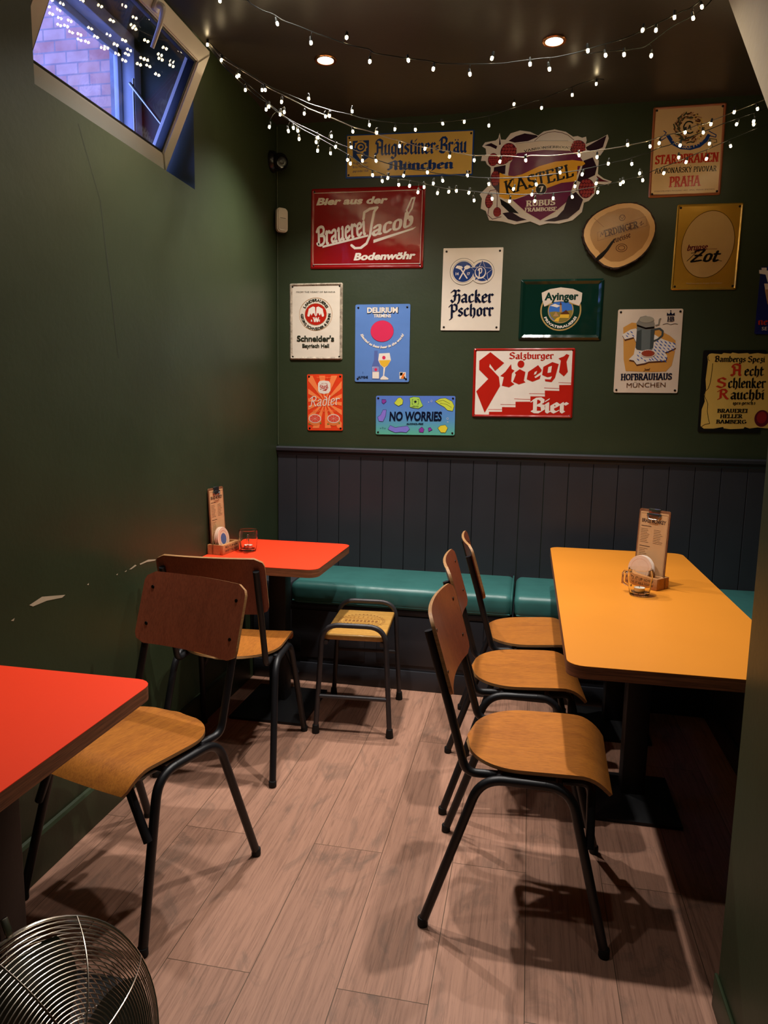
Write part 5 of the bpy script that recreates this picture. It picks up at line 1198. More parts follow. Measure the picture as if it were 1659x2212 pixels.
["l","red",2,2.6,0,[1270.0,1430.0,1348.0,1429.0]],
["l","red",2,2.6,0,[1343.0,1458.0,1420.0,1457.0]],
["l","red",2,2.6,0,[1416.0,1487.0,1488.0,1485.0]],
["l","red",2,2.6,0,[1485.0,1514.0,1547.0,1512.0]],
["p","red",3,[1140.0,1663.0,1211.0,1609.0,1167.0,1569.0,1139.0,1605.0,1137.0,1590.0,1187.0,1540.0,1195.0,1494.0,1122.0,1358.0,1075.0,1466.0,1134.0,1529.0,1086.0,1575.0,1085.0,1620.0]],
["p","wht",4,[1140.0,1602.0,1162.0,1574.0,1158.0,1569.0,1137.0,1589.0]],
["p","red",3,[1246.0,1604.0,1250.0,1579.0,1264.0,1572.0,1252.0,1557.0,1250.0,1516.0,1267.0,1504.0,1240.0,1488.0,1204.0,1496.0,1212.0,1539.0,1194.0,1544.0,1219.0,1566.0]],
["p","red",3,[1290.0,1579.0,1319.0,1565.0,1313.0,1522.0,1322.0,1514.0,1289.0,1503.0,1259.0,1516.0,1272.0,1552.0,1266.0,1561.0]],
["c","red",3,1295.0,1604.0,17.0,18.0,0],
["p","red",3,[1380.0,1600.0,1399.0,1576.0,1397.0,1567.0,1364.0,1542.0,1370.0,1535.0,1396.0,1551.0,1391.0,1532.0,1356.0,1517.0,1327.0,1529.0,1332.0,1565.0,1374.0,1595.0]],
["p","wht",4,[1365.0,1565.0,1377.0,1571.0,1372.0,1555.0,1361.0,1551.0]],
["p","red",3,[1449.0,1615.0,1481.0,1605.0,1466.0,1537.0,1450.0,1516.0,1419.0,1520.0,1416.0,1530.0,1444.0,1529.0,1452.0,1546.0,1429.0,1540.0,1402.0,1551.0,1406.0,1591.0]],
["p","wht",4,[1431.0,1590.0,1448.0,1596.0,1445.0,1564.0,1428.0,1561.0]],
["p","red",3,[1516.0,1655.0,1530.0,1649.0,1518.0,1617.0,1527.0,1567.0,1509.0,1545.0,1484.0,1565.0,1490.0,1622.0,1478.0,1633.0,1504.0,1643.0]],
["t","red",4,"goth","Salzburger",1234.0,1630.0,1456.0,1632.0,31.0],
["t","wht",4,"gothb","Bier",1351.0,1363.0,1542.0,1367.0,68.0]]},"hofbrau":{"c":[1900.8,1668.5],"s":[299.5,400.0],"r":0.19,"a":[["p","wash",1,[1779.0,1782.0,1817.0,1805.0,1863.0,1800.0,1939.0,1772.0,1996.0,1743.0,2025.0,1719.0,2025.0,1663.0,2015.0,1601.0,1990.0,1572.0,1925.0,1569.0,1803.0,1573.0,1790.0,1629.0]],
["p","brn",2,[1777.0,1741.0,1816.0,1765.0,1839.0,1769.0,1877.0,1745.0,1904.0,1755.0,1943.0,1731.0,1971.0,1717.0,2025.0,1698.0,2029.0,1679.0,2007.0,1667.0,1991.0,1660.0,1980.0,1655.0,1993.0,1638.0,1988.0,1617.0,1951.0,1614.0,1909.0,1612.0,1891.0,1604.0,1854.0,1597.0,1839.0,1616.0,1815.0,1621.0,1837.0,1645.0,1840.0,1669.0,1845.0,1703.0,1832.0,1729.0,1791.0,1717.0]],
["p","wht",3,[1776.0,1748.0,1814.0,1772.0,1837.0,1777.0,1876.0,1753.0,1903.0,1762.0,1941.0,1739.0,1970.0,1724.0,2024.0,1705.0,2028.0,1686.0,2006.0,1674.0,1990.0,1667.0,1979.0,1663.0,1992.0,1646.0,1986.0,1625.0,1949.0,1622.0,1908.0,1619.0,1890.0,1612.0,1853.0,1605.0,1838.0,1624.0,1814.0,1629.0,1836.0,1653.0,1839.0,1677.0,1844.0,1710.0,1830.0,1736.0,1789.0,1725.0]],
["p","blu",4,[1933.0,1724.0,1944.0,1718.0,1950.0,1708.0,1939.0,1715.0]],
["p","blu",4,[1930.0,1710.0,1941.0,1703.0,1947.0,1694.0,1937.0,1701.0]],
["p","blu",4,[1928.0,1696.0,1938.0,1689.0,1945.0,1680.0,1934.0,1686.0]],
["p","blu",4,[1925.0,1682.0,1936.0,1675.0,1942.0,1665.0,1931.0,1672.0]],
["p","blu",4,[1922.0,1667.0,1933.0,1661.0,1939.0,1651.0,1928.0,1658.0]],
["p","blu",4,[1920.0,1653.0,1930.0,1646.0,1936.0,1637.0,1926.0,1643.0]],
["p","blu",4,[1917.0,1639.0,1927.0,1632.0,1934.0,1622.0,1923.0,1629.0]],
["p","blu",4,[1953.0,1721.0,1963.0,1715.0,1969.0,1705.0,1959.0,1712.0]],
["p","blu",4,[1950.0,1707.0,1961.0,1701.0,1967.0,1691.0,1956.0,1698.0]],
["p","blu",4,[1947.0,1693.0,1958.0,1686.0,1964.0,1677.0,1953.0,1683.0]],
["p","blu",4,[1945.0,1679.0,1955.0,1672.0,1961.0,1663.0,1951.0,1669.0]],
["p","blu",4,[1942.0,1664.0,1952.0,1658.0,1959.0,1648.0,1948.0,1655.0]],
["p","blu",4,[1939.0,1650.0,1950.0,1643.0,1956.0,1634.0,1945.0,1641.0]],
["p","blu",4,[1936.0,1636.0,1947.0,1629.0,1953.0,1620.0,1943.0,1626.0]],
["p","blu",4,[1972.0,1719.0,1983.0,1712.0,1989.0,1702.0,1978.0,1709.0]],
["p","blu",4,[1970.0,1704.0,1980.0,1698.0,1986.0,1688.0,1976.0,1695.0]],
["p","blu",4,[1967.0,1690.0,1977.0,1683.0,1984.0,1674.0,1973.0,1681.0]],
["p","blu",4,[1964.0,1676.0,1975.0,1669.0,1981.0,1660.0,1970.0,1666.0]],
["p","blu",4,[1961.0,1662.0,1972.0,1655.0,1978.0,1645.0,1968.0,1652.0]],
["p","blu",4,[1959.0,1647.0,1969.0,1641.0,1975.0,1631.0,1965.0,1638.0]],
["p","blu",4,[1956.0,1633.0,1967.0,1626.0,1973.0,1617.0,1962.0,1623.0]],
["p","blu",4,[1992.0,1716.0,2002.0,1709.0,2008.0,1700.0,1998.0,1706.0]],
["p","blu",4,[1989.0,1702.0,2000.0,1695.0,2006.0,1685.0,1995.0,1692.0]],
["p","blu",4,[1986.0,1687.0,1997.0,1681.0,2003.0,1671.0,1993.0,1678.0]],
["p","blu",4,[1984.0,1673.0,1994.0,1666.0,2000.0,1657.0,1990.0,1664.0]],
["p","blu",4,[1978.0,1644.0,1989.0,1638.0,1995.0,1628.0,1984.0,1635.0]],
["p","blu",4,[1976.0,1630.0,1986.0,1624.0,1992.0,1614.0,1982.0,1621.0]],
["p","blu",4,[2011.0,1713.0,2022.0,1706.0,2028.0,1697.0,2017.0,1703.0]],
["p","blu",4,[2008.0,1699.0,2019.0,1692.0,2025.0,1683.0,2015.0,1689.0]],
["p","blu",4,[2006.0,1684.0,2016.0,1678.0,2022.0,1668.0,2012.0,1675.0]],
["p","blu",4,[1796.0,1759.0,1806.0,1753.0,1810.0,1746.0,1801.0,1751.0]],
["p","blu",4,[1812.0,1766.0,1822.0,1760.0,1826.0,1753.0,1816.0,1758.0]],
["p","blu",4,[1792.0,1747.0,1802.0,1741.0,1806.0,1734.0,1797.0,1739.0]],
["p","blu",4,[1820.0,1749.0,1830.0,1744.0,1834.0,1736.0,1825.0,1742.0]],
["p","blu",4,[1850.0,1654.0,1859.0,1648.0,1864.0,1640.0,1854.0,1646.0]],
["p","blu",4,[1867.0,1642.0,1876.0,1636.0,1881.0,1628.0,1871.0,1634.0]],
["p","blu",4,[1851.0,1635.0,1861.0,1629.0,1865.0,1621.0,1855.0,1627.0]],
["p","blu",4,[1884.0,1630.0,1894.0,1624.0,1898.0,1617.0,1888.0,1622.0]],
["p","blu",4,[1858.0,1668.0,1868.0,1662.0,1872.0,1655.0,1862.0,1660.0]],
["p","blu",4,[1907.0,1635.0,1916.0,1629.0,1921.0,1621.0,1911.0,1627.0]],
["p","blu",4,[1930.0,1642.0,1939.0,1636.0,1943.0,1629.0,1934.0,1634.0]],
["p","stn",5,[1842.0,1791.0,1925.0,1776.0,1924.0,1686.0,1918.0,1674.0,1881.0,1670.0,1848.0,1677.0,1842.0,1686.0,1843.0,1724.0]],
["p","stn2",6,[1844.0,1763.0,1865.0,1772.0,1869.0,1674.0,1848.0,1677.0,1842.0,1686.0]],
["p","stn2",6,[1907.0,1772.0,1925.0,1774.0,1924.0,1686.0,1909.0,1677.0]],
["l","stn2",5,9,0,[1925.0,1772.0,1948.0,1776.0,1963.0,1764.0,1962.0,1743.0,1942.0,1724.0,1925.0,1717.0]],
["p","pew",6,[1838.0,1801.0,1855.0,1831.0,1880.0,1837.0,1913.0,1824.0,1923.0,1800.0,1924.0,1772.0,1884.0,1772.0,1842.0,1785.0]],
["p","blk",7,[1842.0,1796.0,1883.0,1781.0,1922.0,1786.0,1923.0,1776.0,1884.0,1773.0,1842.0,1787.0]],
["c","pew2",8,1885.0,1819.0,33.0,15.0,0],
["l","pew",6,6,0,[1929.0,1791.0,1942.0,1795.0,1944.0,1819.0,1949.0,1823.0]],
["c","wht",8,1902.0,1658.0,36.0,18.0,0],
["c","rad",9,1902.0,1658.0,31.0,15.0,0],
["l","red2",10,1.6,0,[1883.0,1648.0,1883.0,1674.0]],
["l","red2",10,1.6,0,[1888.0,1652.0,1889.0,1668.0]],
["l","red2",10,1.6,0,[1892.0,1656.0,1894.0,1674.0]],
["l","red2",10,1.6,0,[1898.0,1648.0,1899.0,1668.0]],
["l","red2",10,1.6,0,[1903.0,1652.0,1904.0,1674.0]],
["l","red2",10,1.6,0,[1908.0,1656.0,1909.0,1668.0]],
["l","red2",10,1.6,0,[1913.0,1648.0,1914.0,1674.0]],
["l","red2",10,1.6,0,[1918.0,1652.0,1919.0,1668.0]],
["t","nvy2",5,"romb","HB",1979.0,1809.0,2012.0,1809.0,23.0],
["p","nvy2",3,[1976.0,1837.0,1977.0,1851.0,1987.0,1843.0,1993.0,1856.0,2001.0,1843.0,2011.0,1851.0,2013.0,1837.0]],
["c","nvy2",2,1993.0,1859.0,3.0,3.0,0],
["l","nvy2",2,2,0,[1961.0,1795.0,1979.0,1800.0,1997.0,1794.0,2015.0,1799.0,2029.0,1796.0]],
["t","brn",4,"script","Josef",1887.0,1575.0,1918.0,1577.0,10.0],
["t","nvy2",4,"romb","HOFBRÄUHAUS",1781.0,1529.0,2020.0,1534.0,30.0],
["t","brn",4,"sans","MÜNCHEN",1812.0,1493.0,1993.0,1498.0,23.0]]},"bamberg":{"c":[2296.2,1479.2],"s":[280.5,390.5],"r":0.31,"a":[["p","prc",1,[2182.0,1656.0,2193.0,1659.0,2238.0,1655.0,2246.0,1661.0,2278.0,1658.0,2286.0,1663.0,2313.0,1658.0,2353.0,1661.0,2362.0,1656.0,2397.0,1661.0,2432.0,1656.0,2467.0,1660.0,2468.0,1491.0,2476.0,1307.0,2426.0,1311.0,2391.0,1305.0,2368.0,1312.0,2364.0,1304.0,2306.0,1300.0,2275.0,1303.0,2272.0,1310.0,2229.0,1301.0,2184.0,1300.0,2169.0,1312.0,2168.0,1392.0,2179.0,1430.0,2174.0,1464.0,2181.0,1488.0,2175.0,1535.0,2179.0,1621.0,2174.0,1644.0]],
["l","blk",2,2.5,0,[2201.0,1611.0,2201.0,1583.0,2199.0,1550.0,2197.0,1521.0,2190.0,1493.0,2177.0,1478.0,2176.0,1454.0,2187.0,1435.0,2193.0,1421.0,2194.0,1383.0,2200.0,1354.0,2209.0,1325.0,2187.0,1320.0,2174.0,1310.0]],
["l","blk",2,2,0,[2177.0,1646.0,2179.0,1630.0,2187.0,1623.0]],
["t","blk",4,"goth","Bambergs Spezi",2207.0,1620.0,2432.0,1619.0,26.0],
["t","red2",4,"goth","A",2282.0,1555.0,2335.0,1556.0,52.0],
["t","blk",4,"goth","echt",2346.0,1556.0,2432.0,1556.0,44.0],
["t","red2",4,"goth","S",2223.0,1498.0,2270.0,1498.0,45.0],
["t","blk",4,"goth","chlenker",2278.0,1498.0,2446.0,1499.0,45.0],
["t","red2",4,"goth","R",2231.0,1443.0,2287.0,1444.0,45.0],
["t","blk",4,"goth","auchbi",2293.0,1444.0,2444.0,1445.0,45.0],
["t","blk",4,"goth","(ges.gesch.)",2306.0,1418.0,2406.0,1420.0,15.0],
["t","blk",4,"romb","BRAUEREI",2238.0,1378.0,2376.0,1380.0,18.0],
["t","blk",4,"romb","HELLER",2253.0,1352.0,2356.0,1354.0,18.0],
["t","blk",4,"romb","BAMBERG",2237.0,1326.0,2374.0,1328.0,18.0],
["c","mrn",3,2441.0,1354.0,33.0,40.0,0],
["c","wax",4,2440.0,1358.0,22.0,28.0,0]]},"navy_sign":{"c":[2490.8,1900.8],"s":[227.5,307.5],"r":-0.63,"a":[["p","wht",1,[2371.0,2041.0,2382.0,2041.0,2381.0,2051.0,2403.0,2051.0,2404.0,2038.0,2451.0,2037.0,2452.0,2024.0,2418.0,2022.0,2439.0,1983.0,2413.0,1984.0,2401.0,2020.0,2373.0,2025.0]],
["p","crm",1,[2398.0,1979.0,2439.0,1979.0,2438.0,1897.0,2421.0,1888.0]],
["p","tan",2,[2403.0,1952.0,2441.0,1956.0,2440.0,1897.0,2421.0,1884.0]],
["t","red2",4,"goth","ne",2385.0,1792.0,2429.0,1792.0,28.0],
["t","wht",4,"sans","SE",2405.0,1766.0,2428.0,1766.0,16.0]]}}''')
SM = Matrix(((1, 0, 0, 0), (0, 0, -1, 0), (0, 1, 0, 0), (0, 0, 0, 1)))
def sign(key, name, cat, label, plate, rim=None, rim_w=.012, rim_h=.004, th=.004, r=.008, outline=False, edge=None, screws=True, inset=.016, pillow=0):
    A = ART[key]; cx, cz = A['c'][0] / 1000, A['c'][1] / 1000; w, h = A['s'][0] / 1000, A['s'][1] / 1000; rot = rd(A['r'])
    mats = [plate]; idx = {}
    def mi(c):
        if c not in idx: mats.append(ink(c)); idx[c] = len(mats) - 1
        return idx[c]
    b = MB(); cr, sr = math.cos(rot), math.sin(rot)
    def rt(p): return (p[0] * cr - p[1] * sr, p[0] * sr + p[1] * cr)
    if outline:
        o = A['o']; poly = [(o[i] / 1000 - cx, o[i + 1] / 1000 - cz) for i in range(0, len(o), 2)]
        if edge: mats.append(edge)
        b.prism(poly, 0, th, 0, 1 if edge else None, SM)
    else:
        poly = [rt(p) for p in rrect(-w / 2, -h / 2, w / 2, h / 2, r)]
        b.prism(poly, 0, th, 0, None, SM)
        if rim:
            mats.append(rim); k = len(mats) - 1
            o4 = rrect(-w / 2, -h / 2, w / 2, h / 2, r); i4 = rrect(-w / 2 + rim_w, -h / 2 + rim_w, w / 2 - rim_w, h / 2 - rim_w, max(.001, r * .6)); m4 = rrect(-w / 2 + rim_w * .45, -h / 2 + rim_w * .45, w / 2 - rim_w * .45, h / 2 - rim_w * .45, max(.001, r * .8))
            L = [[SM @ Vector((*rt(p), z)) for p in q] for q, z in ((o4, th), (m4, th + rim_h), (i4, th + .0001))]
            V = [[b.bm.verts.new(p) for p in q] for q in L]; n = len(o4)
            for P0, P1 in zip(V, V[1:]):
                for i in range(n):
                    f = b.bm.faces.new((P0[i], P0[(i + 1) % n], P1[(i + 1) % n], P1[i])); f.material_index = k; f.smooth = True
    bmesh.ops.recalc_face_normals(b.bm, faces=b.bm.faces[:])
    def put(pts, lay, m):
        put.n += 1; z = th + .0003 + lay * .00030 + (put.n % 24) * .00001
        if len(pts) > 2:
            a = sum(p[0] * q[1] - q[0] * p[1] for p, q in zip(pts, pts[1:] + pts[:1]))
            b.face([SM @ Vector((p[0], p[1], z)) for p in (pts if a > 0 else pts[::-1])], m)
    put.n = 0
    def loc(v): return [(v[i] / 1000 - cx, v[i + 1] / 1000 - cz) for i in range(0, len(v), 2)]
    def ell(x, y, rx, ry, t=0, n=40): return [(x + rx * math.cos(q) * math.cos(t) - ry * math.sin(q) * math.sin(t), y + rx * math.cos(q) * math.sin(t) + ry * math.sin(q) * math.cos(t)) for q in (2 * PI * i / n for i in range(n))]
    for it in A['a']:
        k, c, lay = it[0], it[1], it[2]; m = mi(c)
        if k == 'p': put(loc(it[3]), lay, m)
        elif k == 'l':
            p = loc(it[5]); p = p + [p[0]] if it[4] else p
            for q in disc(p, it[3] / 2000 * 1.0, 6): put(q, lay, m)
        elif k == 'c': put(ell(it[3] / 1000 - cx, it[4] / 1000 - cz, it[5] / 1000, it[6] / 1000, rd(it[7]), 40 if it[5] > 8 else 12), lay, m)
        elif k == 'r':
            x, y, rx, ry, ww = it[3] / 1000 - cx, it[4] / 1000 - cz, it[5] / 1000, it[6] / 1000, it[7] / 1000
            e0, e1 = ell(x, y, rx - ww / 2, ry - ww / 2), ell(x, y, rx + ww / 2, ry + ww / 2)
            for i in range(len(e0)): j = (i + 1) % len(e0); put([e0[i], e1[i], e1[j], e0[j]], lay, m)
        elif k == 't':
            _, _, _, font, s, x0, y0, x1, y1, hh = it; P, W, cap = text_shapes(font, s); p0 = Vector((x0 / 1000 - cx, y0 / 1000 - cz)); d = Vector((x1 - x0, y1 - y0)) / 1000; ux = d / W; uy = Vector((-d.y, d.x)).normalized() * (hh / 1000 / cap)
            for q in P: put([tuple(p0 + ux * px + uy * py) for px, py in q], lay, m)
        elif k == 'a':
            _, _, _, font, s, ax, ay, r_, a0, a1, hh = it; P, W, cap = text_shapes(font, s); ox, oy = ax / 1000 - cx, ay / 1000 - cz; sg = -1 if a1 > a0 else 1
            for q in P:
                pts = []
                for px, py in q:
                    a = rd(a0 + (a1 - a0) * px / W); R = r_ / 1000 + sg * py * hh / 1000 / cap; pts.append((ox + R * math.cos(a), oy + R * math.sin(a)))
                put(pts, lay, m)
    o = b.done(name, mats, sharp=40, recalc=False); o.location = (cx, -.0005, cz)
    tag(o, label, cat, 'pub signs on the green wall')
    if screws:
        for sx in (-1, 1):
            for sz in (-1, 1):
                x, z = rt((sx * (w / 2 - inset), sz * (h / 2 - inset))); q = MB(); q.lathe([(.0052, 0), (.0052, .0012), (.0035, .0024), (0, .0027)], 14, mat=Matrix.Translation((x, -th - .0004, z)) @ Matrix.Rotation(PI / 2, 4, 'X')); q.done('screw', m_screw, o)
    return o
e_red = enamel('red_enamel', '#8e1212'); e_white = enamel('cream_enamel', '#e6dac8'); e_blue = enamel('blue_enamel', '#1e448c', .25); e_brown = enamel('copper_brown_tin', '#8a4c28', .3)
sign('augustiner', 'enamel_sign', 'sign', 'wide yellow enamel sign with blue border and blue blackletter, below the fairy lights', e_blue, r=.004)
sign('jacob', 'enamel_sign', 'sign', 'large dark red enamel sign with white slanted script and white border lines', e_red, rim=e_red, rim_w=.016)
sign('kasteel', 'shaped_sign', 'sign', 'cut-out sign with purple shield, yellow banner and raspberries', enamel('white_shaped_sign', '#e2dad0', .3), outline=True, th=.005, screws=False)
sign('staropramen', 'tin_sign', 'sign', 'tan tin sign in a copper border with red and black lettering, top right', e_brown, rim=enamel('copper_rim', '#a05a30', .3), rim_w=.012)
sign('erdinger', 'wood_slice_sign', 'sign', 'round wood slice sign with bark edge and dark crack', m_bark, outline=True, th=.028, screws=False)
sign('zot', 'tin_sign', 'sign', 'shiny gold tin sign with an oval panel', plain('gold_tin', '#c99a34', .28, .45, .08, 8, .5, 7, .014), rim=plain('gold_tin', '#b8892c'), rim_w=.010)
sign('schneider', 'tin_sign', 'sign', 'cream tin sign with red round emblem and a worn rusty rim', e_white, rim=wood('worn_rusty_rim', '#3a2418', '#e0d0b8', .5, (9, 9, 9), 5, 0, obj_rand=False), rim_w=.015, rim_h=.006)
sign('delirium', 'tin_sign', 'sign', 'light blue tin sign with a bottle and a beer glass', enamel('light_blue_tin', '#5f86c8', .26))
sign('radler', 'tin_sign', 'sign', 'small orange-red tin sign with two grapefruit halves', enamel('orange_red_tin', '#e8431f', .28), inset=.012)
kw = Nt('blue_to_green_print'); vv = kw.coord(); sp = kw.n('ShaderNodeSeparateXYZ'); kw.l(vv, sp.inputs[0]); mr = kw.n('ShaderNodeMapRange'); mr.inputs[1].default_value = -.1; mr.inputs[2].default_value = .08; kw.l(sp.outputs[2], mr.inputs[0])
kw.l(kw.ramp(mr.outputs[0], [(0, lin('#5fb69a')), (.45, lin('#5a93c8')), (1, lin('#5b7ed0'))]), kw.b.inputs['Base Color']); kw.set(.28)
sign('worries', 'tin_sign', 'sign', 'blue-green tin sign with colourful blobs around black hand lettering', kw.m, inset=.012)
sign('hacker', 'enamel_sign', 'sign', 'cream enamel sign with two navy round emblems over dark blackletter', e_white, r=.003)
sign('ayinger', 'tin_sign', 'sign', 'dark green embossed tin sign with round brewery emblem', enamel('dark_green_enamel', '#0c2c22', .14, .5), rim=enamel('dark_green_enamel', '#0c2c22'), rim_w=.024, rim_h=.007, screws=False)
sign('stiegl', 'enamel_sign', 'sign', 'white enamel sign with red border and red staircase', enamel('bright_red_enamel', '#a81c14', .18), rim=enamel('bright_red_enamel', '#a81c14'), rim_w=.014, screws=True, inset=.010)
sign('hofbrau', 'tin_sign', 'sign', 'cream tin sign showing a lidded grey beer stein', enamel('pale_cream_tin', '#e0cdb6', .3), inset=.013)
sign('bamberg', 'tin_sign', 'sign', 'black tin sign with yellow parchment and red and black blackletter', enamel('black_tin', '#0d0c0c', .4), screws=False)
sign('navy_sign', 'tin_sign', 'sign', 'navy blue sign with a white tower, cut off by the right edge', enamel('navy_tin', '#141c5c', .35), screws=False)

# ------------------------------------------------------------------ wall devices in the corner
t = thing('security_camera', 'black dome security camera in the corner below the fairy lights', 'camera', (.0, -.078, 2.607))
rx = Matrix.Rotation(PI / 2, 4, 'Y')
b = MB(); b.lathe([(.052, .0005), (.053, .004), (.050, .020), (.044, .028), (0, .028)], 32, mat=rx); b.done('mount', m_blackp, t)
b = MB(); dm = Matrix.Translation((.048, -.008, -.006))
b.lathe([(.043 * math.sin(PI * k / 14) if 0 < k < 14 else 0, -.043 * math.cos(PI * k / 14)) for k in range(15)], 28, mat=dm); b.done('ball', m_blackp, t)
look = Vector((.55, -.78, -.30)).normalized(); q = look.to_track_quat('Z', 'Y').to_matrix().to_4x4()
b = MB(); b.lathe([(.029, .028), (.031, .041), (.027, .045), (.025, .041), (0, .041)], 28, mat=dm @ q); ln = b.done('lens_window', m_lens, t)
b = MB(); b.lathe([(.034, .022), (.035, .035), (.031, .040), (.030, .030)], 28, mat=dm @ q); b.done('bezel', m_blackp, ln)
t = thing('motion_sensor', 'white motion sensor in the corner below the security camera', 'sensor', (.030, -.030, 2.329), rd(45))
b = MB(); pm = MB(); pm.prism(rrect(-.031, -.060, .031, .060, .020), 0, .030, mat=SM); bmesh.ops.recalc_face_normals(pm.bm, faces=pm.bm.faces[:]); bmesh.ops.bevel(pm.bm, geom=pm.bm.edges[:], offset=.006, segments=3, affect='EDGES'); b.merge(pm.bm, 0); b.done('housing', m_whitep, t)
b = MB(); b.box((-.022, -.0312, -.046), (.022, -.0302, .004), bevel=.0004); b.done('sensor_window', plain('frosted_sensor_window', '#c9c4ba', .6), t)
b = MB(); b.box((-.016, -.0310, .0075), (.016, -.0301, .0095)); b.done('slot', m_blackp, t)
b = MB(); b.tube([(.004, -.004, 2.80), (.004, -.0045, 2.60), (.0045, -.004, 2.38), (.004, -.004, 1.165)], .0022, 8); tag(b.done('cable', plain('green_painted_cable', '#46503a', .5)), 'thin painted cable running down the corner past the sensor', 'cable')

